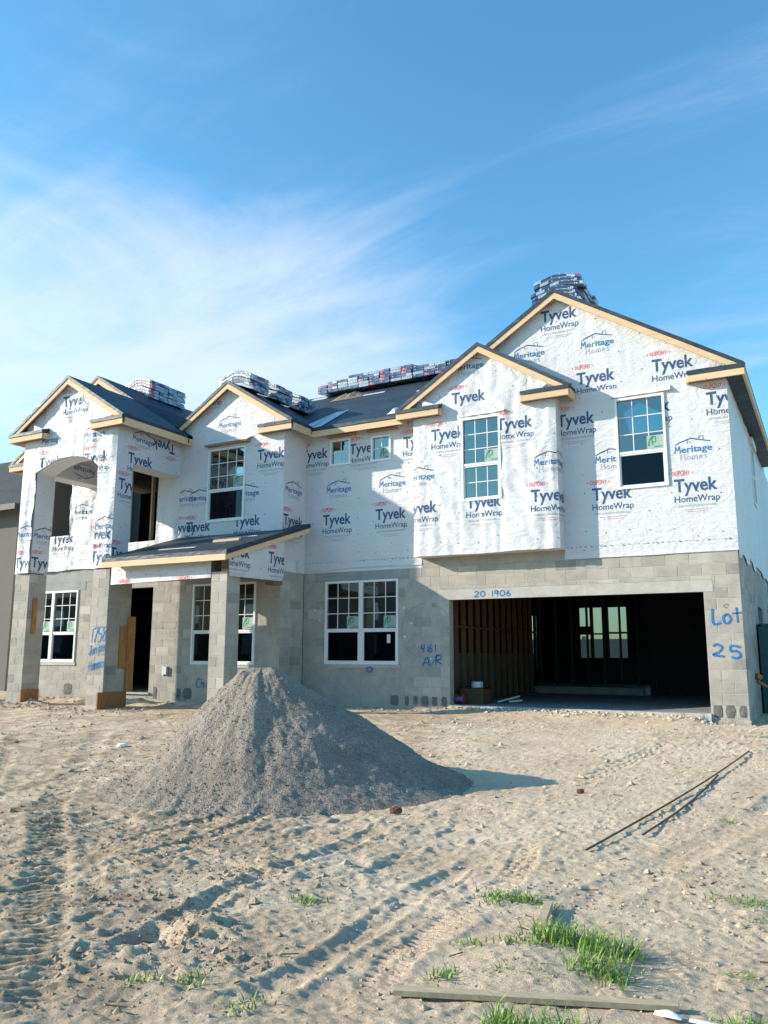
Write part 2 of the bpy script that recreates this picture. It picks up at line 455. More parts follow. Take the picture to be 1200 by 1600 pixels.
def b_sand(nt, b):
    g = G(nt); p = g.pos()
    c = g.ramp(g.noise(p, 0.8, 8, 0.62, 0.6), [(0.30, (0.63, 0.485, 0.34)), (0.5, (0.75, 0.60, 0.44)), (0.70, (0.81, 0.685, 0.53))])
    c = g.mix(0.6, c, g.ramp(g.noise(p, 9.0, 8, 0.7, 0.3), [(0.30, (0.80, 0.78, 0.76)), (0.68, (1.10, 1.09, 1.08))]), 'MULTIPLY')
    c = g.mix(0.55, c, g.ramp(g.noise(p, 90.0, 4, 0.8), [(0.30, (0.76, 0.75, 0.73)), (0.70, (1.12, 1.11, 1.10))]), 'MULTIPLY')
    spots = g.ramp(g.vor(p, 16.0), [(0.06, (1, 1, 1)), (0.10, (0, 0, 0))])
    sel = g.ramp(g.noise(p, 2.2, 3), [(0.52, (0, 0, 0)), (0.6, (1, 1, 1))])
    c = g.mix(g.math('MULTIPLY', g.math('MULTIPLY', spots, sel), 0.75), c, (0.10, 0.075, 0.055))
    # damp, darker clods where wheels have turned the soil
    damp = g.ramp(g.noise(g.pos((1, 1, 1)), 0.9, 7, 0.65, 1.0), [(0.56, (0, 0, 0)), (0.72, (1, 1, 1))])
    c = g.mix(g.math('MULTIPLY', damp, 0.28), c, (0.46, 0.36, 0.27))
    # brown turned soil to the left, where the machines have driven
    sp = g.node("ShaderNodeSeparateXYZ"); g.l.new(p, sp.inputs[0])
    lm = g.node("ShaderNodeMapRange"); g.l.new(g.math('ADD', sp.outputs[0], g.math('MULTIPLY', sp.outputs[1], 0.25)), lm.inputs[0])
    lm.inputs[1].default_value = -3.4; lm.inputs[2].default_value = -5.4; lm.inputs[3].default_value = 0.0; lm.inputs[4].default_value = 0.75
    tm = g.ramp(g.noise(p, 2.6, 8, 0.72, 0.8), [(0.40, (0, 0, 0)), (0.62, (1, 1, 1))])
    c = g.mix(g.math('MULTIPLY', tm, lm.outputs[0]), c, (0.27, 0.195, 0.13))
    dk = g.ramp(g.noise(p, 28.0, 5, 0.75), [(0.56, (0, 0, 0)), (0.70, (1, 1, 1))])
    c = g.mix(g.math('MULTIPLY', dk, 0.55), c, (0.30, 0.22, 0.15))
    g.l.new(c, b.inputs["Base Color"])
    q = g.bump(g.noise(p, 14.0, 8, 0.75, 0.3), 0.8, 0.045, b)
    g.bump(g.noise(p, 75.0, 4, 0.75), 1.0, 0.014, b, q)
M_sand = mat("churned_sand", rough=0.95, spec=0.1, build=b_sand)
def b_gravel(nt, b):
    g = G(nt); p = g.pos()
    c = g.ramp(g.noise(p, 2.4, 8, 0.68, 1.0), [(0.32, (0.200, 0.168, 0.142)), (0.68, (0.285, 0.243, 0.208))])
    c = g.mix(0.75, c, g.ramp(g.vor(p, 70.0, out=1), [(0.15, (0.70, 0.70, 0.71)), (0.8, (1.25, 1.23, 1.21))]), 'MULTIPLY')
    g.l.new(c, b.inputs["Base Color"])
    q = g.bump(g.vor(p, 55.0), 0.6, 0.010, b)
    g.bump(g.noise(p, 60.0, 5, 0.75), 0.8, 0.012, b, q)
M_gravel = mat("gravel_fines", rough=0.95, spec=0.15, build=b_gravel)
def b_grass(nt, b):
    g = G(nt); ge = g.node("ShaderNodeNewGeometry")
    c = g.ramp(ge.outputs["Random Per Island"], [(0.0, (0.09, 0.19, 0.025)), (0.6, (0.17, 0.31, 0.045)), (0.84, (0.27, 0.36, 0.08)), (1.0, (0.45, 0.38, 0.17))])
    g.l.new(c, b.inputs["Base Color"])
    b.inputs["Subsurface Weight"].default_value = 0.0
M_grass = mat("grass_blade", rough=0.5, spec=0.4, build=b_grass)

# ------------------------------------------------------------------ ground heights
RUTS = []   # polylines: (points, half width, depth, ridge, tread period)
def rut(pts, w=0.11, d=0.05, r=0.03, tread=0.0):
    RUTS.append((np.array(pts, float), w, d, r, tread))
for x0, x1, ya, yb, d in ((-3.55, -3.72, -10.4, -8.5, .06), (-3.15, -3.30, -11.0, -8.75, .06),
                          (-2.02, -2.15, -12.2, -8.6, .07), (-1.05, -1.0, -12.4, -9.4, .06),
                          (-0.55, -0.8, -12.0, -8.8, .035), (-4.4, -4.3, -10.6, -9.1, .05)):
    ys = np.linspace(ya, yb, 7)
    xs = x0 + (x1 - x0) * np.linspace(0, 1, 7) + 0.07 * np.sin(ys * 2.1 + x0 * 5)
    rut(list(zip(xs, ys)), 0.075, d, d * .6, 0.055 if int(abs(x0) * 10) % 2 else 0.0)
rut([(-9.4, -5.3), (-7.6, -7.2), (-6.15, -8.8), (-5.1, -9.9), (-4.2, -10.6), (-2.9, -11.7), (-1.6, -12.9)], 0.13, 0.05, 0.03, 0.085)
rut([(-10.4, -6.2), (-8.0, -8.2), (-5.8, -10.2), (-4.3, -11.3), (-2.4, -12.6)], 0.10, 0.04, 0.03, 0.085)
rut([(-0.2, -10.4), (0.15, -9.3), (0.65, -7.6), (0.9, -6.2)], 0.12, 0.045, 0.02, 0.0)
rut([(-1.1, -6.6), (-0.9, -5.0), (-0.6, -3.2)], 0.10, 0.035, 0.015, 0.05)
rut([(-9.6, -4.1), (-7.9, -4.6), (-6.6, -5.6)], 0.12, 0.03, 0.02, 0.06)

def seg_dist(x, y, pts):
    best = np.full(x.shape, 9.0); along = np.zeros(x.shape); acc = 0.0
    for a, b in zip(pts[:-1], pts[1:]):
        d = b - a; L = np.hypot(*d)
        t = np.clip(((x - a[0]) * d[0] + (y - a[1]) * d[1]) / L ** 2, 0, 1)
        q = np.hypot(x - a[0] - t * d[0], y - a[1] - t * d[1])
        m = q < best
        best = np.where(m, q, best); along = np.where(m, acc + t * L, along); acc += L
    return best, along, acc
def ground_z(x, y):
    x = np.atleast_1d(np.asarray(x, float)); y = np.atleast_1d(np.asarray(y, float))
    t = np.clip((-1.5 - y) / 10.0, 0, 1)
    z = -0.135 - 0.36 * (t * t * (3 - 2 * t))
    z = z + 0.10 * np.clip((-12 - x) / 6, 0, 1) * 0
    near = np.clip((14 - np.hypot(x - 0.0, y + 10.0)) / 5, 0, 1)
    wall = np.clip((-0.25 - y) / 1.2, 0, 1)          # quieter against the house
    wall2 = np.where(x < -8.8, np.clip((-2.2 - y) / 1.5, 0, 1), wall)
    calm = 0.35 + 0.65 * wall2
    rough_left = np.clip((-0.3 - x - (y + 10) * 0.2) / 2.0, 0, 1)
    amp = 0.40 * calm * (0.5 + 0.75 * rough_left * np.clip((-7.0 - y) / 2.0, 0, 1))
    z = z + 0.035 * calm * fbm(x * 0.55, y * 0.55, 3, 3)
    wx, wy = x + 0.10 * fbm(x * 2.3, y * 2.3, 40, 2), y + 0.10 * fbm(x * 2.3 + 9, y * 2.3, 44, 2)
    z = z + 0.026 * amp * fbm(wx * 2.1, wy * 2.1, 11, 4, 0.55)
    r = 1 - np.abs(fbm(wx * 4.0, wy * 4.0, 23, 3, 0.55)) * 2.2
    z = z + 0.022 * amp * np.clip(r, -0.35, 1)
    z = z + 0.020 * amp * near * fbm(x * 13, y * 13, 31, 3, 0.6)
    z = z + 0.010 * near * (0.3 + vnoise(x * .8, y * .8, 4)) * np.maximum(fbm(x * 27, y * 27, 37, 2, 0.6), -.15) * 1.4
    clod = np.clip(fbm(x * 7.5, y * 7.5, 57, 3, 0.6) - 0.22, 0, 1)
    z = z + 0.13 * amp * clod * np.clip(fbm(x * 1.1, y * 1.1, 91, 2) + 0.45, 0, 1)
    # flat crusted plates with crisp broken edges
    pl = vnoise(wx * 1.6, wy * 1.6, 61) + .25 * vnoise(wx * 6, wy * 6, 62)
    z = z + amp * 0.035 * np.clip((pl - .62) / .035, 0, 1) + amp * 0.025 * np.clip((pl - .86) / .03, 0, 1)
    # shallow footprints and hoof-like pits
    fx, fy = np.floor(x / 0.46), np.floor(y / 0.46)
    hx, hy = _h(fx, fy, 5), _h(fx, fy, 6)
    on = _h(fx, fy, 8) > 0.80
    ang = _h(fx, fy, 9) * 3.14
    dx, dy = x - (fx + 0.28 + 0.44 * hx) * 0.46, y - (fy + 0.28 + 0.44 * hy) * 0.46
    ex, ey = dx * np.cos(ang) + dy * np.sin(ang), -dx * np.sin(ang) + dy * np.cos(ang)
    q = np.sqrt((ex / 0.125) ** 2 + (ey / 0.05) ** 2)
    z = z + on * near * amp * (-0.034 * np.clip(1.25 - q, 0, 0.8) / 0.8 + 0.014 * np.exp(-((q - 1.45) / 0.3) ** 2))
    for pts, w, d, rd, tr in RUTS:
        lo, hi = pts.min(0) - 0.6, pts.max(0) + 0.6
        m = (x > lo[0]) & (x < hi[0]) & (y > lo[1]) & (y < hi[1])
        if not m.any(): continue
        q, s, L = seg_dist(x[m], y[m], pts)
        q = q + 0.03 * fbm(x[m] * 5, y[m] * 5, 71, 2)
        fade = np.clip(np.minimum(s, L - s) / 0.4, 0, 1) * (0.55 + 0.6 * vnoise(x[m] * 1.3, y[m] * 1.3, 77))
        inside = np.clip(1.2 - np.abs(q) / w, 0, 1) ** 0.6
        dz = -0.33 * d * inside + 0.33 * rd * np.exp(-((q - 1.45 * w) / (0.35 * w)) ** 2)
        if tr: dz = dz + 0.016 * inside * np.sign(np.sin(s * 2 * np.pi / tr)) * (q < w)
        z[m] = z[m] + dz * fade
    # mound where the big grass tuft grows, hollow with dug clods left of it
    z = z + 0.06 * np.exp(-(((x + 0.05) / 0.42) ** 2 + ((y + 11.25) / 0.35) ** 2))
    z = z - 0.10 * np.exp(-(((x + 1.95) / 0.16) ** 2 + ((y + 11.75) / 0.12) ** 2)) + 0.05 * np.exp(-(((x + 1.78) / 0.22) ** 2 + ((y + 11.6) / 0.16) ** 2)) * (0.6 + 1.6 * vnoise(x * 16, y * 16, 5))
    # earth heaped against the porch columns
    z = z + 0.13 * np.exp(-(((x + 15.2) / 0.5) ** 2 + ((y + 3.05) / 0.35) ** 2)) * (0.7 + 0.6 * vnoise(x * 6, y * 6, 13))
    z = z + 0.12 * np.exp(-(((x + 14.4) / 0.35) ** 2 + ((y + 2.7) / 0.3) ** 2))
    z = z + 0.14 * np.exp(-((y + 1.25) / 0.30) ** 2) * (x < -12.3) * (x > -17) * vnoise(x * 2.5, y * 2.5, 19)
    z = z + 0.13 * np.exp(-((y + 1.55) / 0.22) ** 2) * (x < -10.2) * (x > -13.2) * vnoise(x * 2.2, y * 3, 29)
    z = z + 0.085 * np.exp(-np.abs((y + 0.15) / 0.7) ** 2) * np.clip((x + 5.9) / .5, 0, 1) * np.clip((-.55 - x) / .3, 0, 1)
    # soil breaks away at the garage corner
    z = z - 0.10 * np.exp(-(((x + 0.1) / 0.55) ** 2 + ((y + 0.15) / 0.28) ** 2))
    return z
def gz(x, y): return float(ground_z(x, y)[0])

def graded(segs):
    out = [segs[0][0]]
    for a, b, s in segs:
        n = max(1, int(round(abs(b - a) / s)))
        out += list(np.linspace(a, b, n + 1)[1:])
    return np.array(out)
def build_ground():
    xs = graded([(-900, -300, 150), (-300, -60, 40), (-60, -24, 4), (-24, -17, .5), (-17, -13, .09), (-13, -7, .05), (-7, -4, .030), (-4, 1.8, .0165), (1.8, 4, .06), (4, 12, .5), (12, 60, 6), (60, 300, 60), (300, 900, 150)])
    ys = graded([(-900, -300, 150), (-300, -60, 40), (-60, -20, 5), (-20, -13.4, .4), (-13.4, -12.9, .05), (-12.9, -10.2, .0135), (-10.2, -7.5, .022), (-7.5, -4, .04), (-4, 0.2, .06), (.2, 4, .6), (4, 14, 2), (14, 60, 6), (60, 300, 60), (300, 1200, 150)])
    X, Y = np.meshgrid(xs, ys)
    Z = ground_z(X.ravel(), Y.ravel())
    ny, nx = X.shape
    co = np.stack([X.ravel(), Y.ravel(), Z], 1)
    i = np.arange(ny * nx).reshape(ny, nx)
    # leave out what lies under the house
    quads = np.stack([i[:-1, :-1], i[:-1, 1:], i[1:, 1:], i[1:, :-1]], -1).reshape(-1, 4)
    me = bpy.data.meshes.new("ground")
    me.vertices.add(len(co)); me.vertices.foreach_set("co", co.ravel())
    me.loops.add(quads.size); me.loops.foreach_set("vertex_index", quads.ravel().astype(np.int32))
    me.polygons.add(len(quads))
    me.polygons.foreach_set("loop_start", np.arange(0, quads.size, 4, dtype=np.int32))
    me.polygons.foreach_set("loop_total", np.full(len(quads), 4, dtype=np.int32))
    me.polygons.foreach_set("use_smooth", np.ones(len(quads), dtype=bool))
    me.materials.append(M_sand)
    me.update(calc_edges=True)
    o = bpy.data.objects.new("ground", me)
    COL.objects.link(o)
    tag(o, "churned pale sand yard with wheel ruts in front of the house", kind="structure")
build_ground()

# ------------------------------------------------------------------ the house
HOUSE = empty("house", (-9.0, 2.0, -0.1), "two-storey house under construction, concrete block below and white house wrap above", "house")
ZB, CH, BL = -0.075, 0.2032, 0.4064      # first joint, course height, block length
LAST = 2.77

# --- walls: a list of planes; each keeps its block rectangles so the largest 300 become objects
BLOCKS = []        # (score, parent_obj, kind, plane, u0, u1, z0, z1)
def core_wall(name, ax, v, u0, u1, z0, z1, holes, thick, matl, inward):
    """solid wall with rectangular holes. ax 'F': plane y=v facing -y. ax 'R': plane x=v facing +x. ax 'L': facing -x"""
    mb = MB()
    cuts = sorted({u0, u1, *[h for hh in holes for h in hh[:2] if u0 < h < u1]})
    for a, b in zip(cuts[:-1], cuts[1:]):
        hs = sorted([(h[2], h[3]) for h in holes if h[0] <= a + 1e-6 and h[1] >= b - 1e-6])
        z = z0
        spans = []
        for p, q in hs:
            if p > z: spans.append((z, p))
            z = max(z, q)
        if z < z1: spans.append((z, z1))
        for p, q in spans:
            if ax == 'F': mb.box(a, b, v, v + thick, p, q)
            elif ax == 'R': mb.box(v - thick, v, a, b, p, q)
            else: mb.box(v, v + thick, a, b, p, q)
    return mb.build(name, matl, HOUSE)
def block_wall(ax, v, u0, u1, holes=(), phase=0.0, z0=ZB - CH, z1=LAST, thick=0.19, label=None, extra=()):
    """blocks in running bond, laid 6 mm proud of the mortar core"""
    o = core_wall("block_wall", ax, v + (0.0035 if ax != 'R' else -0.0035), u0 + 0.004, u1 - 0.004, z0, z1, holes, thick, M_mortar, None)
    if label: o["label"] = label
    n = int(round((z1 - z0) / CH))
    for k in range(n):
        a, b = z0 + k * CH, z0 + (k + 1) * CH
        off = (0.5 * BL if k % 2 else 0.0) + phase
        e = [u0]
        i = math.floor((u0 - off) / BL) + 1
        while i * BL + off < u1 - 0.05:
            if i * BL + off > u0 + 0.05: e.append(i * BL + off)
            i += 1
        e.append(u1)
        for p, q in zip(e[:-1], e[1:]):
            parts = [(p, q, a, b)]
            for h in list(holes) + list(extra):
                nxt = []
                for (c, d, s, t) in parts:
                    if h[0] >= d or h[1] <= c or h[2] >= t or h[3] <= s: nxt.append((c, d, s, t)); continue
                    if h[0] - c > 0.03: nxt.append((c, h[0], s, t))
                    if d - h[1] > 0.03: nxt.append((h[1], d, s, t))
                    c2, d2 = max(c, h[0]), min(d, h[1])
                    if h[2] - s > 0.03: nxt.append((c2, d2, s, h[2]))
                    if t - h[3] > 0.03: nxt.append((c2, d2, h[3], t))
                parts = nxt
            for (c, d, s, t) in parts:
                if d - c < 0.03 or t - s < 0.02: continue
                P = Vector(((c + d) / 2, v, (s + t) / 2)) if ax == 'F' else Vector((v, (c + d) / 2, (s + t) / 2))
                dist = (P - CAM).length
                foresh = 1.0 if ax == 'F' else 0.25
                if ax == 'R' and v < CAM.x: foresh = abs((CAM.x - v)) / dist
                BLOCKS.append(((d - c) * (t - s) * max(foresh, .03) / dist ** 2, o, ax, v, c, d, s, t))
    return o
GOPEN = (-5.487, -0.61, -1.0, 2.08)
WBIG = (-8.47, -6.65, 0.775, 2.565)
# garage front
LG = (-5.75, -0.45, 2.08, 2.285)
LBIG = (-8.75, -6.40, 2.565, 2.77)
w_g = block_wall('F', 0.0, -9.06, 0.0, [GOPEN, WBIG], extra=[LG, LBIG])
w_gr = block_wall('R', 0.0, 0.0, 7.0, [(3.4, 4.6, -1, 1.98)], phase=0.2)
# section with the front door, and the wall running on behind the porch tower
WSEC = (-11.51, -9.71, 0.755, 2.56)
DOOR = (-13.68, -12.76, 0.10, 2.555)
WREC = (-17.08, -15.28, 0.775, 2.565)
LSEC = (-11.75, -9.5, 2.56, 2.77)
LREC = (-17.3, -15.05, 2.565, 2.77)
w_s = block_wall('F', -0.88, -17.75, -9.06, [WSEC, DOOR, WREC], extra=[LREC, LSEC])
w_sr = block_wall('R', -9.06, -0.88, 0.0, phase=0.1)
# porch columns (each has four faces; two of them are seen)
def column(x0, x1, y0, y1, z0, z1, phase):
    mb = MB().box(x0 + .007, x1 - .007, y0 + .007, y1 - .007, z0, z1)
    return mb
def block_column(x0, x1, y0, y1, z1, phase, label, y2=None):
    o = block_wall('F', y0, x0, x1, phase=phase, z1=z1, z0=ZB - CH, thick=(y1 - y0) - .007, label=label)
    o.name = "block_column"
    n = int(round((z1 - ZB + CH) / CH))
    for k in range(n):
        s, t = ZB - CH + k * CH, ZB + k * CH
        if k % 2: e = [y0, y1]
        else: e = [y0, (y0 + y1) / 2, y1] if y1 - y0 > .45 else [y0, y1]
        for c, d in zip(e[:-1], e[1:]):
            dist = (Vector((x1, (c + d) / 2, (s + t) / 2)) - CAM).length
            BLOCKS.append(((d - c) * (t - s) * (CAM.x - x1) / dist ** 3 * 1.0, o, 'R', x1, c + (0.0 if c > y0 else 0.0), d, s, t))
    return o
c_l = block_column(-15.07, -14.58, -2.9, -2.44, LAST, -15.07 % BL, "left block column of the porch tower")
c_r = block_column(-12.55, -12.05, -2.9, -2.24, LAST, -12.55 % BL, "right block column of the porch tower, plywood nailed to its side")
c_p = block_column(-9.27, -8.87, -2.9, -2.5, LAST - CH, -9.27 % BL, "slim block post under the porch roof")

_bm_cache = {}
def block_mesh(w, h, ax):
    key = (round(w, 3), round(h, 3), ax)
    if key in _bm_cache: return _bm_cache[key]
    V, F = block_geo(0, 0, 0, w, h, ax, 0.0)
    me = mesh_data("block", V, F, M_block)
    _bm_cache[key] = me
    return me
def block_geo(cx, cy, cz, w, h, ax, proud):
    a, b, c = w / 2 - .0042, h / 2 - .0042, .0045
    V2 = [(-a, .03, -b), (a, .03, -b), (a, .03, b), (-a, .03, b), (-a, .004 - proud, -b), (a, .004 - proud, -b), (a, .004 - proud, b), (-a, .004 - proud, b),
          (-a + c, -proud, -b + c), (a - c, -proud, -b + c), (a - c, -proud, b - c), (-a + c, -proud, b - c)]
    F = [(0, 1, 5, 4), (1, 2, 6, 5), (2, 3, 7, 6), (3, 0, 4, 7), (4, 5, 9, 8), (5, 6, 10, 9), (6, 7, 11, 10), (7, 4, 8, 11), (8, 9, 10, 11)]
    if ax == 'F': V = [(cx + x, cy + y, cz + z) for x, y, z in V2]
    else: V = [(cx - y, cy + x, cz + z) for x, y, z in V2]
    return V, F
def lay_blocks():
    # a block at a corner shows on both walls; the objects are the 300 that show largest
    BLOCKS.sort(key=lambda t: -t[0])
    rest = {}
    for i, (sc_, o, ax, v, c, d, s, t) in enumerate(BLOCKS):
        pr = random.uniform(-.0012, .0016)
        if i < 300:
            b = bpy.data.objects.new("block", block_mesh(d - c, t - s, ax))
            b.location = ((c + d) / 2, v - pr, (s + t) / 2) if ax == 'F' else (v + pr, (c + d) / 2, (s + t) / 2)
            COL.objects.link(b); b.parent = o; b.matrix_parent_inverse = Matrix.Identity(4)
        else:
            rest.setdefault(o.name, (o, MB()))[1].add(*block_geo((c + d) / 2 if ax == 'F' else v, v if ax == 'F' else (c + d) / 2, (s + t) / 2, d - c, t - s, ax, pr))
    for k, (o, mb) in rest.items():
        b = mb.build("far_blocks", M_block)
        b.parent = o; b.matrix_parent_inverse = Matrix.Identity(4)
        b["kind"] = "stuff"
lay_blocks()

def part(name, mb, m, parent=HOUSE, label=None, smooth=False):
    o = mb.build(name, m, parent, smooth)
    if label: o["label"] = label
    return o
def sub(name, mb, m, parent, smooth=False, kind=None):
    o = mb.build(name, m, None, smooth)
    o.parent = parent; o.matrix_parent_inverse = Matrix.Identity(4)
    if kind: o["kind"] = kind
    return o

# lintels and sills
part("lintel", MB().box(LG[0], LG[1], -.004, .18, LG[2], LG[3]), M_lintel_pale, label="long pale cast lintel over the garage opening")
part("lintel", MB().box(LBIG[0], LBIG[1], -.006, .18, LBIG[2] + .002, LBIG[3]), M_lintel)
part("lintel", MB().box(LSEC[0], LSEC[1], -.886, -.70, LSEC[2] + .002, LSEC[3]), M_lintel)
part("lintel", MB().box(LREC[0], LREC[1], -.886, -.70, LREC[2] + .002, LREC[3]), M_lintel)
for (a, b, c, d), y in ((WBIG, 0), (WSEC, -.88), (WREC, -.88)):
    part("window_sill", MB().box(a - .04, b + .04, y - .022, y + .16, c - .075, c - .002), M_lintel_pale)
part("wall_plate", MB().box(-17.75, -12.56, -.886, -.76, 2.772, 3.10), M_lintel, label="grey band above the blocks behind the porch tower")
part("door_threshold", MB().box(DOOR[0] - .02, DOOR[1] + .05, -.93, -.7, 0.06, 0.10), M_lintel_pale)

# slab edge and footing
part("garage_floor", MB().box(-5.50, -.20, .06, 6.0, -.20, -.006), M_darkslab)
part("slab", MB().box(-5.50, -.60, -.05, .058, -.20, -.004).box(-8.9, -5.52, .20, 12, -.22, -.010).box(-5.5, -.1, 6.02, 12, -.22, -.010).box(-17.6, -9.0, -.6, 12, -.22, .10), M_slab, label="concrete floor slab showing in the garage opening")
def rough_strip(x0, x1, y, z0, z1, depth=.05, n=60):
    V, F = [], []
    n *= 4
    for i in range(n + 1):
        x = x0 + (x1 - x0) * i / n
        j = .02 * (float(vnoise(x * 9, 0, 3)) - .5) + random.uniform(-.002, .002)
        V += [(x, y - depth * .2 + j, z1 + .02 * (float(vnoise(x * 6, 2, 5)) - .7)), (x, y - depth + j, z1 - .04 + .02 * (float(vnoise(x * 11, 4, 5)) - .5)), (x, y - depth * 1.3 + j * 1.5, z0)]
    for i in range(n):
        a = i * 3
        F += [(a, a + 1, a + 4, a + 3), (a + 1, a + 2, a + 5, a + 4)]
    return V, F
part("footing", MB().add(*rough_strip(-.63, .02, 0, -.34, -.09, .03, 30)).add(*rough_strip(-9.0, -5.46, 0, -.30, -.08, .012, 70)), M_footing)
part("garage_apron_edge", MB().add(*rough_strip(-5.49, -.6, -.05, -.24, -.004, .03, 60)), M_slab)

# grouted clean-out holes along the bottom course
def patch(cx, cz, w, h, y):
    n = 14
    pts = []
    for i in range(n):
        a = 2 * math.pi * i / n
        r = 1.0 / max(abs(math.cos(a)), abs(math.sin(a))) ** .8
        pts.append((cx + w / 2 * r * math.cos(a) * random.uniform(.88, 1.08), y - random.uniform(.002, .008), cz + h / 2 * r * math.sin(a) * random.uniform(.9, 1.06)))
    V = [(cx, y - .013, cz)] + pts + [(p[0] + (p[0] - cx) * .08, y + .002, p[2] + (p[2] - cz) * .08) for p in pts]
    F = [(0, i + 1, (i + 1) % n + 1) for i in range(n)] + [(i + 1, i + 1 + n, (i + 1) % n + 1 + n, (i + 1) % n + 1) for i in range(n)]
    return V, F
for cx, w, h, y, cz in ((-.50, .145, .20, 0, .04), (-.30, .15, .21, 0, .04), (-.10, .12, .20, 0, .04),
                    (-6.75, .19, .19, 0, .05), (-6.46, .09, .19, 0, .05), (-6.26, .10, .19, 0, .05), (-6.05, .15, .2, 0, .05), (-5.83, .12, .19, 0, .05), (-5.62, .13, .19, 0, .05), (-8.72, .16, .2, 0, .07),
                    (-12.55, .12, .26, -.88, .10), (-11.83, .12, .22, -.88, .10), (-11.57, .26, .24, -.88, .10), (-15.45, .3, .26, -.88, .12)):
    part("grouted_cleanout", MB().add(*patch(cx, cz, w, h, y)), M_grout)

# spray-painted numbers and words ------------------------------------------------
ST = {  # strokes in a unit box (x right, y up)
 '0': [[(.5, 1), (.12, .8), (.05, .35), (.4, 0), (.85, .25), (.9, .7), (.5, 1)]],
 '1': [[(.45, 1), (.5, 0)]],
 '2': [[(.08, .78), (.4, 1), (.8, .8), (.6, .4), (.05, .05), (.95, .02)]],
 '4': [[(.1, 1), (.1, .45), (.75, .5)], [(.68, 1), (.62, 0)]],
 '5': [[(.95, .95), (.2, 1), (.15, .55), (.6, .6), (.9, .3), (.6, 0), (.15, .05)]],
 '6': [[(.6, 1), (.2, .55), (.12, .2), (.45, 0), (.8, .2), (.6, .48), (.2, .35)]],
 '7': [[(.05, .95), (.9, 1), (.4, 0)]],
 '8': [[(.75, .85), (.35, 1), (.2, .72), (.75, .35), (.6, 0), (.2, .1), (.25, .4), (.8, .75)]],
 '9': [[(.8, .9), (.35, .98), (.15, .6), (.6, .5), (.82, .9), (.75, 0)]],
 'L': [[(.1, 1), (.12, .02), (.95, .05)]],
 'o': [[(.5, .62), (.12, .4), (.2, .05), (.6, 0), (.9, .3), (.5, .62)]],
 't': [[(.45, 1), (.5, 0)], [(.0, .62), (1.05, .64)]],
 'A': [[(.0, 0), (.55, 1), (1.0, .0)], [(.15, .35), (.85, .38)]],
 '/': [[(.9, 1.15), (.1, -.1)]],
 'R': [[(.1, 0), (.15, 1), (.75, .9), (.7, .55), (.15, .5), (.95, .0)]],
 'J': [[(.7, 1), (.65, .2), (.35, 0), (.05, .25)], [(.4, 1), (1.0, 1)]],
 'n': [[(.1, .6), (.12, 0)], [(.12, .4), (.45, .62), (.75, .45), (.78, 0)]],
 'm': [[(.05, .6), (.08, 0)], [(.08, .4), (.28, .62), (.42, .4), (.44, 0)], [(.44, .4), (.68, .62), (.86, .4), (.88, 0)]],
 'i': [[(.5, .6), (.5, 0)], [(.5, .85), (.53, .9)]],
 'p': [[(.15, .6), (.12, -.4)], [(.14, .5), (.5, .65), (.8, .4), (.5, .05), (.14, .12)]],
 'e': [[(.12, .32), (.85, .36), (.55, .64), (.15, .4), (.25, .05), (.8, .06)]],
 'r': [[(.15, .6), (.18, 0)], [(.18, .35), (.5, .6), (.85, .55)]],
 'H': [[(.1, 1), (.12, 0)], [(.8, 1), (.85, 0)], [(.1, .5), (.84, .54)]],
 'a': [[(.8, .55), (.4, .64), (.1, .3), (.35, 0), (.75, .2), (.8, .6), (.88, 0)]],
 'c': [[(.85, .52), (.45, .64), (.12, .32), (.4, 0), (.85, .1)]],
 'k': [[(.12, 1), (.15, 0)], [(.8, .62), (.16, .28), (.85, 0)]],
 'C': [[(.9, .85), (.5, 1), (.1, .55), (.35, .05), (.9, .12)]],
 'h': [[(.12, 1), (.15, 0)], [(.15, .38), (.5, .62), (.75, .4), (.78, 0)]],
 'u': [[(.1, .6), (.15, .1), (.5, 0), (.8, .2), (.82, .6)], [(.82, .6), (.86, 0)]],
 '.': [[(.4, .45), (.55, .42)]],
 'O': [[(.5, 1), (.1, .75), (.1, .25), (.5, 0), (.9, .25), (.9, .75), (.5, 1)]],
 's': [[(.8, .52), (.4, .64), (.2, .45), (.7, .25), (.6, .02), (.15, .05)]],
}
def smooth_line(p, n=6):
    if len(p) < 3: return p
    out = []
    P = [p[0]] + list(p) + [p[-1]]
    for i in range(1, len(P) - 2):
        for k in range(n):
            t = k / n
            out.append(tuple(.5 * ((2 * P[i][j]) + (-P[i-1][j] + P[i+1][j]) * t + (2 * P[i-1][j] - 5 * P[i][j] + 4 * P[i+1][j] - P[i+2][j]) * t * t + (-P[i-1][j] + 3 * P[i][j] - 3 * P[i+1][j] + P[i+2][j]) * t ** 3) for j in (0, 1)))
    out.append(p[-1])
    return out
def ribbon(pts, w):
    """flat brush stroke in 2D -> verts, faces"""
    V, F = [], []
    n = len(pts)
    for i, p in enumerate(pts):
        a, b = pts[max(0, i - 1)], pts[min(n - 1, i + 1)]
        d = (b[0] - a[0], b[1] - a[1]); L = math.hypot(*d) or 1
        ww = w * (0.75 if i in (0, n - 1) else 1.0) * random.uniform(.85, 1.12)
        nx, ny = -d[1] / L * ww / 2, d[0] / L * ww / 2
        V += [(p[0] + nx, p[1] + ny), (p[0] - nx, p[1] - ny)]
    for i in range(n - 1): F.append((2 * i, 2 * i + 1, 2 * i + 3, 2 * i + 2))
    return V, F
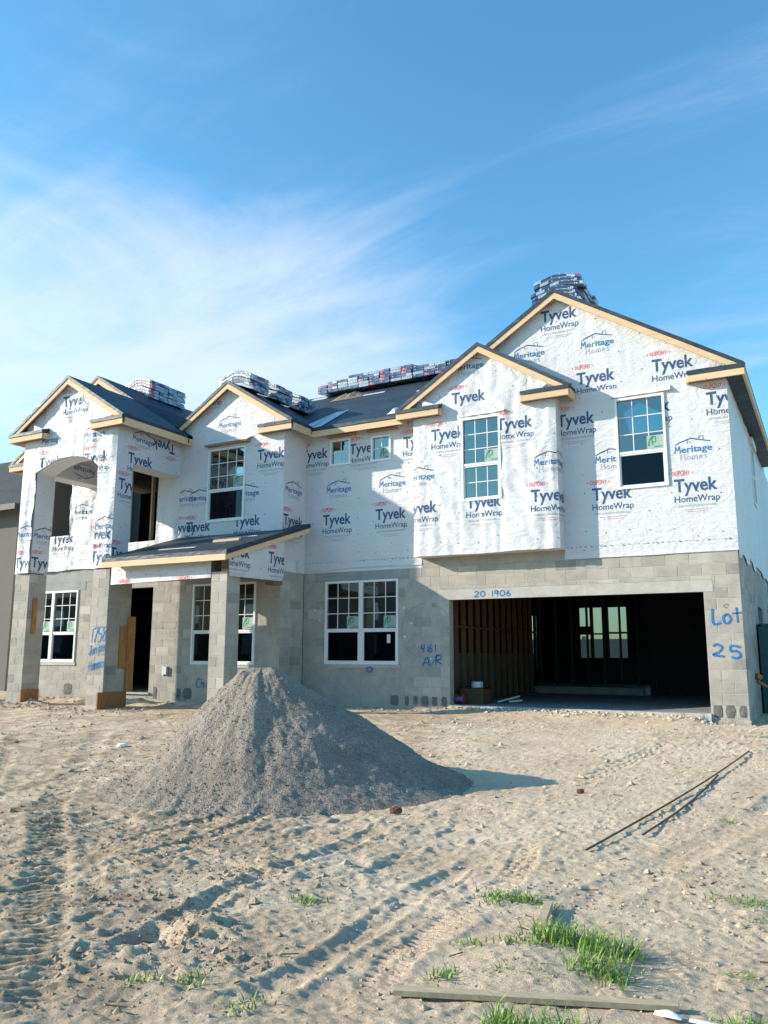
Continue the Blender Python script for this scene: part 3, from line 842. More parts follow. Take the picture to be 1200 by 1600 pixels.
def write(text, x, z, h, w, stroke, pl, m, parent, adv=1.25, slant=0.0, rise=0.0, clip=None, name="spray_lettering"):
    mb = MB(); cx = 0.0
    for ch in text:
        if ch == ' ': cx += w * .7; continue
        for s in ST[ch]:
            pts = [(x + cx + px * w + py * h * slant, z + py * h + (cx + px * w) * rise) for px, py in smooth_line(s)]
            if clip is not None: pts = [p for p in pts if p[0] < clip]
            if len(pts) < 2: continue
            V, F = ribbon(pts, stroke)
            mb.add([pl(u, zz) for u, zz in V], F)
        cx += w * (adv if ch not in '1.i/' else adv * .62)
    return mb
def FP(y, off): return lambda u, z: (u, y - off, z)
def RP(x, off): return lambda u, z: (x + off, u, z)
mb = MB()
for args in (("20.1906", -4.93, 2.125, .11, .105, .022, FP(0, .008)),):
    mb = write(*args, M_spray, w_g, adv=1.22)
sub("spray_lettering", mb, M_spray, w_g)
a = write("Lot", -.50, 1.52, .26, .155, .038, FP(0, .006), M_spray, w_g, adv=1.08, rise=.03)
sub("spray_lettering", a, M_spray, w_g)
a = write("25", -.53, .98, .20, .20, .038, FP(0, .006), M_spray, w_g, adv=1.35, rise=-.12)
sub("spray_lettering", a, M_spray, w_g)
a = write("4161", -6.13, 1.03, .16, .10, .027, FP(0, .006), M_spray, w_g, adv=1.05, slant=.08, rise=.0)
sub("spray_lettering", a, M_spray, w_g)
a = write("A/R", -6.10, .74, .18, .16, .027, FP(0, .006), M_spray, w_g, adv=1.1, slant=.1, rise=.12)
sub("spray_lettering", a, M_spray, w_g)
a = write("O", -7.41, .62, .10, .15, .024, FP(0, .030), M_spray, w_g)
sub("spray_lettering", a, M_spray, w_g)
pl = FP(-2.9, .006)
a = write("1758", -12.53, 1.20, .30, .13, .024, pl, M_spray, c_r, adv=1.05, slant=.1, rise=.12, clip=-12.055)
b_ = write("Juniper", -12.54, .95, .19, .085, .022, pl, M_spray, c_r, adv=.95, slant=.05, rise=.22, clip=-12.055)
sub("spray_lettering", b_, M_spray, c_r)
b_ = write("Hammock", -12.52, .62, .20, .095, .022, pl, M_spray, c_r, adv=.95, slant=.05, rise=.22, clip=-12.055)
sub("spray_lettering", b_, M_spray, c_r)
sub("spray_lettering", a, M_spray, c_r)
a = write("Chi", -11.32, .24, .20, .12, .027, FP(-.88, .006), M_spray, w_s, adv=1.1)
sub("spray_lettering", a, M_spray, w_s)
# faint pencilled notes beside the door: four rows of unreadable scribble
mb = MB()
for r, (z, n) in enumerate(((1.92, 4), (1.72, 9), (1.58, 7), (1.46, 8), (1.30, 7))):
    x = -12.45 + (.12 if r == 0 else 0)
    for k in range(n):
        pts = [(x + i * .018, z + random.uniform(-.025, .025)) for i in range(random.randint(3, 6))]
        V, F = ribbon(pts, .006)
        mb.add([FP(-.88, .006)(u, zz) for u, zz in V], F)
        x += .13
sub("pencil_notes", mb, M_pencil, w_s)
# ring scratched on the wall left of the garage opening
mb = MB()
V, F = ribbon([(-6.0 + .58 * math.cos(t), 1.46 + .56 * math.sin(t)) for t in np.linspace(math.radians(95), math.radians(420), 46)], .006)
mb.add([FP(0, .006)(u, z) for u, z in V], F)
sub("scratched_ring", mb, M_pencil, w_g); mb = MB()
V, F = ribbon([(-.26 + r * math.cos(t), 1.82 + r * math.sin(t)) for t, r in zip(np.linspace(0, 12, 40), np.linspace(.045, .02, 40))], .006)
mb.add([FP(0, .007)(u, z) for u, z in V], F)
sub("scratched_ring", mb, M_pencil, w_g); mb = MB()
V, F = ribbon([(-5.83 + r * math.cos(t), 1.98 + r * math.sin(t)) for t, r in zip(np.linspace(0, 12, 40), np.linspace(.05, .015, 40))], .007)
mb.add([FP(0, .007)(u, z) for u, z in V], F)
sub("scratched_ring", mb, M_pencil, w_g)
mb = MB()
for x, z in ((-8.75, 1.95), (-8.62, 1.72), (-6.52, 1.95), (-6.50, 1.35), (-6.35, 1.62), (-5.9, .9)):
    sub("mortar_splash", MB().add(*patch(x, z, .05, .04, 0)), M_wrapback, w_g)

# ------------------------------------------------------------------ house wrap
font_cache = {}
def text_mesh(txt, shear=0.0, bold=0.0):
    key = (txt, shear, bold)
    if key in font_cache: return font_cache[key]
    cu = bpy.data.curves.new("lettering", 'FONT')
    cu.body = txt; cu.resolution_u = 3; cu.offset = bold; cu.shear = shear
    o = bpy.data.objects.new("lettering", cu)
    me = bpy.data.meshes.new_from_object(o)
    V = np.array([v.co[:2] for v in me.vertices]); F = [tuple(p.vertices) for p in me.polygons]
    bpy.data.objects.remove(o); bpy.data.meshes.remove(me); bpy.data.curves.remove(cu)
    V[:, 0] -= V[:, 0].min()
    font_cache[key] = (V, F)
    return V, F
class Ink:      # 2D artwork in four colours
    def __init__(s): s.V, s.F, s.M = [], [], []
    def add(s, V, F, m):
        b = len(s.V); s.V += [tuple(v) for v in V]; s.F += [tuple(i + b for i in f) for f in F]; s.M += [m] * len(F)
    def rect(s, x0, x1, z0, z1, m): s.add([(x0, z0), (x1, z0), (x1, z1), (x0, z1)], [(0, 1, 2, 3)], m)
def put_text(ink, txt, x, z, width, height, m, bold=.0, flip=1, lens=False):
    V, F = text_mesh(txt, 0.0, bold)
    W = V[:, 0].max()
    capz = V[:, 1].max()
    P = np.empty_like(V)
    P[:, 0] = V[:, 0] / W * width
    P[:, 1] = (V[:, 1] - (V[:, 1].min() if txt == "eritage" else 0)) / (capz - (V[:, 1].min() if txt == "eritage" else 0)) * height
    if lens:
        k = 1 - 0.45 * (2 * P[:, 0] / width - 1) ** 2
        P[:, 1] = (P[:, 1] - height / 2) * k + height / 2
    P[:, 0] = x + flip * P[:, 0]; P[:, 1] = z + flip * P[:, 1]
    ink.add(P.tolist(), F, m)
NAVY, BLUE, RED, GREY = 0, 1, 2, 3
def tyvek(inks, x, z, s=1.0, f=1):
    ink = inks[0]
    # the wrap maker's mark: small red lens-shaped word, the big word, the second word, two rows of small print
    put_text(ink, "Tyvek", x, z, .735 * s, .235 * s, NAVY, bold=.022, flip=f)
    ink = inks[1]
    put_text(ink, "HomeWrap", x - .005 * f, z - .195 * f * s, .765 * s, .118 * s, NAVY, bold=.006, flip=f)
    ink = inks[2]
    put_text(ink, "DUPONT", x - .03 * f, z + .295 * f * s, .315 * s, .100 * s, RED, bold=.012, flip=f, lens=True)
    for dx in (-.068, .318):
        sgn = 1 if dx > 0 else -1
        ink.add([(x + f * dx * s, z + f * .322 * s), (x + f * (dx + .028 * sgn) * s, z + f * .342 * s), (x + f * dx * s, z + f * .362 * s)], [(0, 1, 2) if sgn * f > 0 else (0, 2, 1)], RED)
    ink = inks[3]
    for k, (a, b, dz, c) in enumerate(((.05, .70, -.255, GREY), (.02, .72, -.275, GREY), (.12, .62, -.335, GREY), (.20, .55, -.372, RED))):
        u = a
        while u < b:
            l = random.uniform(.012, .05)
            xx = (x + f * u * s, x + f * min(u + l, b) * s)
            ink.rect(min(xx), max(xx), z + f * dz * s - .0045, z + f * dz * s + .0045, c)
            u += l + .012
def meritage(ink, x, z, s=1.0, f=1):
    put_text(ink, "eritage", x + f * .125 * s, z - f * .036 * s, .53 * s, .152 * s, BLUE, bold=.016, flip=f)
    for st in ([(.012, 0), (.030, .135)], [(.028, .135), (.060, .045)], [(.060, .045), (.096, .135)], [(.094, .135), (.110, 0)]):
        V, F = ribbon([(x + f * a_ * s, z + f * b_ * s) for a_, b_ in st], .024 * s); ink.add(V, F, BLUE)
    def rib(p, w, m):
        V, F = ribbon([(x + f * a * s, z + f * b * s) for a, b in p], w * s)
        ink.add(V, F, m)
    rib([(.02, .155), (.12, .205), (.30, .262), (.40, .232), (.63, .172)], .022, NAVY)
    rib([(.44, .225), (.44, .285), (.51, .285), (.51, .205)], .013, NAVY)
    rib([(.245, .165), (.235, .20), (.255, .225)], .014, BLUE)
    ink.rect(x + f * .285 * s - .009, x + f * .285 * s + .009, z + f * .185 * s - .009, z + f * .185 * s + .009, BLUE)
    # second word, thin with serifs
    u = .10
    for ch, w in (('H', .095), ('o', .075), ('m', .105), ('e', .07), ('s', .06)):
        for st in ST[ch]:
            pts = smooth_line([(u + px * w, -.125 + py * (.10 if ch == 'H' else .098)) for px, py in st], 4)
            rib(pts, .0105, GREY)
        if ch == 'H':
            for px in (.11, .82):
                for py in (0, 1): rib([(u + (px - .16) * w, -.125 + py * .10), (u + (px + .16) * w, -.125 + py * .10)], .007, GREY)
        if ch == 'm':
            for px in (.07, .44, .88): rib([(u + (px - .1) * w, -.125), (u + (px + .1) * w, -.125)], .007, GREY)
        u += w + .014

def clip_keep(bm, poly):
    """keep what is inside a convex ccw polygon"""
    n = len(poly)
    for i in range(n):
        a, b = poly[i], poly[(i + 1) % n]
        nx, ny = (b[1] - a[1]), -(b[0] - a[0])
        bmesh.ops.bisect_plane(bm, geom=bm.verts[:] + bm.edges[:] + bm.faces[:], dist=1e-5, plane_co=(a[0], a[1], 0), plane_no=(nx, ny, 0), clear_outer=True)
def cut_holes(bm, holes):
    for h in holes:
        for co, no in (((h[0], 0, 0), (1, 0, 0)), ((h[1], 0, 0), (1, 0, 0)), ((0, h[2], 0), (0, 1, 0)), ((0, h[3], 0), (0, 1, 0))):
            bmesh.ops.bisect_plane(bm, geom=bm.verts[:] + bm.edges[:] + bm.faces[:], dist=1e-5, plane_co=co, plane_no=no)
        bad = [f for f in bm.faces if h[0] < f.calc_center_median().x < h[1] and h[2] < f.calc_center_median().y < h[3]]
        bmesh.ops.delete(bm, geom=bad, context='FACES')
def grid_cut(bm, u0, u1, z0, z1, s):
    u = math.ceil(u0 / s) * s
    while u < u1:
        bmesh.ops.bisect_plane(bm, geom=bm.verts[:] + bm.edges[:] + bm.faces[:], dist=1e-5, plane_co=(u, 0, 0), plane_no=(1, 0, 0)); u += s
    z = math.ceil(z0 / s) * s
    while z < z1:
        bmesh.ops.bisect_plane(bm, geom=bm.verts[:] + bm.edges[:] + bm.faces[:], dist=1e-5, plane_co=(0, z, 0), plane_no=(0, 1, 0)); z += s

def wrinkle(u, z, seed, amp):
    u = np.asarray(u); z = np.asarray(z)
    warp = 0.25 * (vnoise(u * 0.9, z * 0.9, seed + 3) - .5)
    a = vnoise((u + warp) * 7.0, z * 0.9, seed)                       # hanging vertical folds
    b = vnoise((u * .7 + z * .7) * 4.2, (u * .7 - z * .7) * 1.1, seed + 5)   # diagonal pulls
    c = vnoise(u * 1.7, z * 2.0, seed + 9)
    m = vnoise(u * .55 + 3, z * .55, seed + 12)
    h = 0.60 * (1 - np.abs(2 * a - 1)) ** 1.6 * (.3 + m) + 0.9 * m * (1 - np.abs(2 * b - 1)) ** 1.8 + 0.35 * c
    return amp * h
def wrap_sheet(axis, v, polys, holes, seed, amp=.010, prints=(), step=.05, ragged=None, parent=HOUSE, label=None, rag_amp=.02, nails=True, off=.012, grow=True):
    """one sheet of wrap on a wall plane, with its printing as a child"""
    bm = bmesh.new()
    for poly in polys:
        b2 = bmesh.new()
        us = [p[0] for p in poly]; zs = [p[1] for p in poly]
        u0, u1, z0, z1 = min(us), max(us), min(zs), max(zs)
        gu = np.unique(np.concatenate([[u0, u1], np.arange(math.ceil(u0 / step), math.floor(u1 / step) + 1) * step])) ; gzv = np.unique(np.concatenate([[z0, z1], np.arange(math.ceil(z0 / step), math.floor(z1 / step) + 1) * step]))
        vs = [[b2.verts.new((a, c, 0)) for a in gu] for c in gzv]
        for j in range(len(gzv) - 1):
            for i in range(len(gu) - 1):
                b2.faces.new((vs[j][i], vs[j][i + 1], vs[j + 1][i + 1], vs[j + 1][i]))
        clip_keep(b2, poly)
        me = bpy.data.meshes.new("t"); b2.to_mesh(me); b2.free(); bm.from_mesh(me); bpy.data.meshes.remove(me)
    cut_holes(bm, holes)
    bmesh.ops.remove_doubles(bm, verts=bm.verts[:], dist=1e-4)
    zmin = min(p[1] for poly in polys for p in poly)
    A = np.array([vv.co[:2] for vv in bm.verts])
    # quiet the folds near the edges of openings
    k = np.ones(len(A))
    umin = min(p[0] for poly in polys for p in poly); umax = max(p[0] for poly in polys for p in poly)
    def hgt(u, z):
        e = np.clip(np.minimum(np.asarray(u) - umin, umax - np.asarray(u)) / .10, 0, 1)
        return wrinkle(u, z, seed, amp) * e
    H = hgt(A[:, 0], A[:, 1])
    F = [tuple(vv.index for vv in f.verts) for f in bm.faces] if bm.verts.index_update() is None else []
    def P(u, z, h):
        if axis == "F": u = umin - off if (u < umin + 1e-4 and grow) else (umax + off if (u > umax - 1e-4 and grow) else u)
        if axis == "R" and u < umin + 1e-4: u = umin - off
        if axis == 'F': return (u, v - off - h, z)
        if axis == 'R': return (v + off + h, u, z)
        if axis == 'L': return (v - off - h, u, z)
    V = []
    for (u, z), h in zip(A, H):
        zz = z
        if ragged is not None and z < zmin + .02:
            zz = z + rag_amp * (float(vnoise(u * 1.3, 1.0, seed + 30)) - .5) * 2
            h = h + .006
        V.append(P(u, zz, h))
    if axis == 'F': pass
    if axis == 'R': pass
    if axis == 'L': F = [f[::-1] for f in F]
    bm.free()
    o = obj("house_wrap", V, F, M_wrap, parent, smooth=True)
    if label: o["label"] = label
    def emit(name, ink, lift, zlap=None):
        VV, FF, MM = [], [], []
        for poly in polys:
            bm = bmesh.new()
            bv = [bm.verts.new((a, b, 0)) for a, b in ink.V]
            lay = bm.faces.layers.int.new("mi")
            for f, m_ in zip(ink.F, ink.M):
                try:
                    ff = bm.faces.new([bv[i] for i in f]); ff[lay] = m_
                except ValueError: pass
            clip_keep(bm, poly); cut_holes(bm, holes)
            if zlap is not None and bm.faces:
                bmesh.ops.bisect_plane(bm, geom=bm.verts[:] + bm.edges[:] + bm.faces[:], dist=1e-5, plane_co=(0, UND - .005, 0), plane_no=(0, -zlap, 0), clear_outer=True)
            if bm.faces:
                us = [q.co.x for q in bm.verts]; zs = [q.co.y for q in bm.verts]
                grid_cut(bm, min(us), max(us), min(zs), max(zs), step)
            bmesh.ops.delete(bm, geom=[q for q in bm.verts if not q.link_faces], context='VERTS')
            bm.verts.index_update()
            B = np.array([q.co[:2] for q in bm.verts]).reshape(-1, 2)
            h2 = hgt(B[:, 0], B[:, 1]) + lift if len(B) else []
            base = len(VV)
            VV += [P(u, z, h) for (u, z), h in zip(B, h2)]
            for f in bm.faces:
                FF.append(tuple(q.index + base for q in f.verts)); MM.append(f[lay])
            bm.free()
        if not FF: return
        po = obj(name, VV, FF, [M_navy, M_lightblue, M_red, M_greyprint, M_nail], None, MM)
        po.parent = o; po.matrix_parent_inverse = Matrix.Identity(4)
    for kind, x, z, *r in prints:
        f = r[0] if r else 1
        inks = [Ink() for _ in range(4)] if kind in 'TD' else [Ink()]
        if kind in 'TD': tyvek(inks, x, z, 1.0, f)
        if kind == 'D': inks[0] = Ink(); inks[1] = Ink(); inks[3] = Ink()
        if kind == 'M': meritage(inks[0], x, z, 1.0, f)
        for ink, nm in zip(inks, ("printed_word", "printed_word", "printed_maker_mark", "fine_print") if kind in 'TD' else ("printed_house_logo",)):
            emit(nm, ink, .003, 1 if z > 6.05 else (-1 if z < 5.9 and f > 0 else None))
    if nails:
        VV, FF = [], []
        us = [p[0] for poly in polys for p in poly]; zs = [p[1] for poly in polys for p in poly]
        rs = random.Random(seed)
        def inside(u, z):
            for poly in polys:
                if all((b[0] - a[0]) * (z - a[1]) - (b[1] - a[1]) * (u - a[0]) > .02 for a, b in zip(poly, poly[1:] + poly[:1])): break
            else: return False
            return not any(h[0] - .03 < u < h[1] + .03 and h[2] - .03 < z < h[3] + .03 for h in holes)
        u = min(us) + .2
        while u < max(us):
            z = min(zs) + .1 + rs.uniform(0, .4)
            while z < max(zs):
                uu, zz = u + rs.uniform(-.03, .03), z
                if inside(uu, zz):
                    r_ = .0115; n = 6
                    h = float(hgt(uu, zz)) + .006
                    base = len(VV)
                    VV += [P(uu + r_ * math.cos(2 * math.pi * i / n), zz + r_ * math.sin(2 * math.pi * i / n), h) for i in range(n)]
                    FF.append(tuple(range(base, base + n)))
                z += rs.uniform(.35, .9)
            u += .406
        if FF:
            po = obj("cap_nails", VV, FF, M_nail); po.parent = o; po.matrix_parent_inverse = Matrix.Identity(4); po["kind"] = "stuff"
    return o

EZ = 6.10          # top edge of every eave
SL = 0.63          # roof slope
UND = 6.02
GB = 6.19          # height of the gable walls at their feet
# solid sheathed walls behind the wrap ----------------------------------------------
WIN_R = (-1.985, -1.075, 4.03, 5.79)
WIN_B = (-5.02, -4.17, 4.01, 5.74)
WIN_1 = (-8.39, -7.845, 5.18, 5.79)
WIN_2 = (-7.32, -6.82, 5.165, 5.745)
WIN_S = (-11.2, -10.1, 3.965, 5.70)
OP_1 = (-16.6, -15.72, 3.985, 5.80)
OP_2 = (-13.74, -12.73, 3.66, 5.75)
WIN_SIDE = (4.25, 5.0, 4.3, 5.62)
def shell(ax, v, u0, u1, z0, z1, holes): return core_wall("sheathed_wall", ax, v, u0, u1, z0, z1, holes, .12, M_wrapback, None)
shell('F', 0.0, -9.06, 0.0, LAST, UND, [WIN_R, WIN_1, WIN_2, (-6.0, -3.15, 3.1, 5.95), (-6.1, -3.05, 2.70, 2.955)])
part("bay_wall", MB().box(-6.1, -3.05, -.33, -.005, 2.985, 3.10).box(-6.1, -5.98, -.33, -.005, 3.1, UND).box(-3.17, -3.05, -.33, -.005, 3.1, UND)
     .box(-5.98, WIN_B[0], -.33, -.21, 3.1, UND).box(WIN_B[1], -3.17, -.33, -.21, 3.1, UND).box(WIN_B[0], WIN_B[1], -.33, -.21, 3.1, WIN_B[2]).box(WIN_B[0], WIN_B[1], -.33, -.21, WIN_B[3], UND), M_wrapback)
shell('F', -.88, -17.75, -9.06, LAST, UND, [WIN_S, OP_1, OP_2])
shell('R', -9.06, -.76, -.002, LAST, UND, [])
shell('R', 0.0, .12, 12, LAST, UND, [WIN_SIDE])
shell('L', -17.75, -.76, 12, 2.78, UND, [])
shell('L', -17.75, -.66, 8.5, -.2, 2.775, [])
for pts_, a_, b_ in (
    ([(0, UND), (0, GB), (-3.05, GB + SL * 3.05), (-6.1, GB), (-6.1, UND)], 0, .12),
    ([(-3.05, UND), (-3.05, GB), (-4.575, GB + SL * 1.525), (-6.1, GB), (-6.1, UND)], -.33, -.21),
    ([(-9.06, UND), (-9.06, GB), (-10.6, GB + SL * 1.54), (-12.14, GB), (-12.14, UND)], -.88, -.76),
    ([(-12.05, UND), (-12.05, GB), (-14.9, GB + SL * 2.85), (-17.75, GB), (-17.75, UND)], -.878, -.77),
    ([(-12.05, UND), (-12.05, GB), (-13.56, GB + SL * 1.51), (-15.07, GB), (-15.07, UND)], -2.9, -2.78)):
    part("gable_wall", MB().prism(pts_, a_, b_), M_wrapback)
BW = (-5.17, -3.80, .90, 2.34)
bw = core_wall("rear_wall", 'F', 8.5, -17.75, 0, -.2, 2.9, [BW, (-6.62, -6.56, .57, 2.14), (-6.50, -6.45, .57, 2.14)], .15, M_darkwall, None)
part("rear_upper_wall", MB().box(-17.75, 0, 11.88, 12, 2.81, UND), M_wrapback)

# tower portico walls: header box above the arch, columns on the upper storey
part("tower_column", MB().box(-15.07, -14.58, -2.9, -2.44, 2.79, UND), M_wrapback)
part("tower_column", MB().box(-12.55, -12.05, -2.9, -2.44, 2.79, UND), M_wrapback)
part("tower_header", MB().box(-15.07, -14.60, -2.44, -.885, 5.14, UND), M_wrapback)
part("tower_header", MB().box(-12.53, -12.05, -2.44, -.885, 5.14, UND), M_wrapback)
arch = [(-14.58, 5.10), (-14.35, 5.21), (-14.05, 5.31), (-13.75, 5.365), (-13.45, 5.375), (-13.2, 5.35), (-12.95, 5.29), (-12.75, 5.20), (-12.55, 5.05)]
am = MB()
for a, b in zip(arch[:-1], arch[1:]):
    am.prism([a, b, (b[0], UND), (a[0], UND)], -2.9, -2.44)
part("tower_arch", am, M_wrapback)
part("portico_ceiling", MB().box(-14.60, -12.53, -2.44, -.885, 5.9, 5.98), M_wrapback)

# the sheets ---------------------------------------------------------------------------
def gable_poly(u0, u1, z0, top=UND):
    m = (u0 + u1) / 2
    return [(u0, z0), (u1, z0), (u1, GB), (m, GB + SL * (u1 - u0) / 2), (u0, GB)]
wrap_sheet('F', 0.0, [[(-3.05, 2.77), (0, 2.77), (0, UND), (-3.05, UND)], [(-6.1, UND), (0, UND), (0, GB), (-3.05, GB + SL * 3.05), (-6.1, GB)]], [WIN_R], 11, .010,
    [('T', -3.37, 7.62), ('T', -2.69, 6.20), ('T', -1.26, 6.22), ('T', -.35, 5.44), ('T', -3.11, 5.40), ('T', -1.71, 5.44), ('T', -2.48, 3.87), ('T', -.99, 3.89),
     ('M', -2.59, 6.92), ('M', -3.97, 6.94), ('M', -2.40, 4.58), ('M', -.955, 4.60), ('M', -1.09, 6.86), ('T', -4.76, 7.67)], ragged=True, label="house wrap on the garage front and its tall gable")
wrap_sheet('F', -.33, [gable_poly(-6.1, -3.05, 2.955)], [WIN_B], 23, .034,
    [('T', -5.21, 6.08), ('T', -5.68, 5.36), ('T', -4.24, 5.39), ('T', -6.31, 3.86), ('T', -4.92, 3.87), ('T', -3.57, 3.88), ('M', -5.16, 6.78), ('M', -6.28, 4.56), ('M', -3.50, 4.58)], ragged=True, rag_amp=.01, label="creased house wrap on the projecting bay")
wrap_sheet('F', 0.0, [[(-9.06, 2.83), (-6.1, 2.83), (-6.1, UND), (-9.06, UND)]], [WIN_1, WIN_2], 37, .006,
    [('T', -9.19, 5.41), ('T', -7.88, 5.40), ('T', -6.52, 5.39), ('T', -8.56, 3.84), ('T', -7.2, 3.86), ('M', -8.48, 4.57), ('M', -7.12, 4.57)], ragged=True, rag_amp=.03)
wrap_sheet('F', -.88, [[(-12.05, 2.80), (-9.06, 2.80), (-9.06, UND), (-12.05, UND)], [(-12.14, UND), (-9.06, UND), (-9.06, GB), (-10.6, GB + SL * 1.54), (-12.14, GB)]], [WIN_S], 41, .016,
    [('T', -11.63, 6.98), ('T', -9.77, 5.30), ('T', -11.81, 3.79), ('T', -10.38, 3.82), ('T', -12.23, 3.80), ('M', -10.94, 6.19), ('M', -11.75, 4.52), ('M', -10.36, 4.50), ('M', -12.19, 4.54)], ragged=True)
wrap_sheet('F', -.88, [[(-17.75, 3.08), (-12.05, 3.08), (-12.05, UND), (-17.75, UND)]], [OP_1, OP_2], 53, .065,
    [('T', -16.30, 3.80), ('M', -15.6, 4.5), ('T', -14.85, 3.80)], ragged=True)
wrap_sheet('R', -9.06, [[(-.88, 3.05), (-.30, 3.05), (-.30, UND), (-.88, UND)], [(-.30, 2.77), (0, 2.77), (0, UND), (-.30, UND)]], [], 59, .004,
    [('T', -.86, 3.80), ('M', -.82, 4.54)], nails=True)
wrap_sheet('R', -3.05, [[(-.33, 2.96), (0, 2.96), (0, UND), (-.33, UND)]], [], 61, .004, [('T', -.62, 3.87), ('M', -.58, 4.58)])
wrap_sheet('R', 0.0, [[(0, 2.77), (9, 2.77), (9, UND), (0, UND)]], [WIN_SIDE], 67, .016, [], ragged=True, rag_amp=.12)
# tower
tp = [[(-15.07, 2.80), (-14.58, 2.80), (-14.58, 5.10), (-15.07, 5.10)], [(-15.07, 5.10), (-14.58, 5.10), (-14.58, UND), (-15.07, UND)],
      [(-12.55, 2.80), (-12.05, 2.80), (-12.05, 5.05), (-12.55, 5.05)], [(-12.55, 5.05), (-12.05, 5.05), (-12.05, UND), (-12.55, UND)],
      [(-15.07, UND), (-12.05, UND), (-12.05, GB), (-13.56, GB + SL * 1.51), (-15.07, GB)]]
for a, b in zip(arch[:-1], arch[1:]): tp.append([a, b, (b[0], UND), (a[0], UND)])
wrap_sheet('F', -2.9, tp, [], 71, .055,
    [('T', -13.79, 6.57), ('T', -15.05, 2.92), ('T', -13.0, 5.15), ('T', -14.5, 5.22), ('T', -12.80, 3.42), ('T', -12.62, 2.93), ('M', -14.46, 5.78), ('M', -13.06, 5.74), ('M', -15.03, 3.62), ('M', -12.55, 3.64)],
    ragged=True, label="badly creased house wrap on the porch tower")
wrap_sheet('R', -12.05, [[(-2.9, 2.80), (-2.44, 2.80), (-2.44, 5.14), (-2.9, 5.14)], [(-2.9, 5.14), (-.88, 5.14), (-.88, UND), (-2.9, UND)]], [], 73, .006,
    [('T', -2.59, 5.16), ('T', -2.82, 4.53), ('M', -2.50, 5.68), ('T', -1.15, 5.86, -1), ('T', -2.95, 3.0)])
wrap_sheet('R', -14.58, [[(-2.9, 2.80), (-2.44, 2.80), (-2.44, 5.14), (-2.9, 5.14)], [(-2.44, 5.14), (-.88, 5.14), (-.88, 5.9), (-2.44, 5.9)]], [], 79, .006,
    [('T', -2.90, 2.93), ('M', -2.90, 3.60), ('M', -1.25, 5.50, -1)])
# folds of wrap hanging as flashing on the right side window
part("wrap_flap", MB().box(.02, .10, 4.1, 5.1, 5.62, 5.78), M_wrapback)
# soffit strip under the bay and torn corner
part("bay_soffit", MB().box(-6.09, -3.06, -.325, -.01, 2.960, 2.984), M_wrapback)
part("wall_plate", MB().box(-6.1, -3.05, -.003, .12, 2.771, 2.958), M_block)

# rows of staples along the foot of the wrap
mb = MB()
rs = random.Random(4)
for x0, x1, y in ((-9.0, -6.15, -.022), (-6.05, -3.1, -.352), (-3.0, -.05, -.022)):
    z = {-.352: 3.12}.get(y, 2.99)
    x = x0
    while x < x1:
        mb.box(x, x + .035, y - .006, y, z + rs.uniform(-.012, .012), z + .006 + rs.uniform(0, .012)); x += rs.uniform(.07, .12)
part("staple_row", mb, M_greyprint)["kind"] = "stuff"

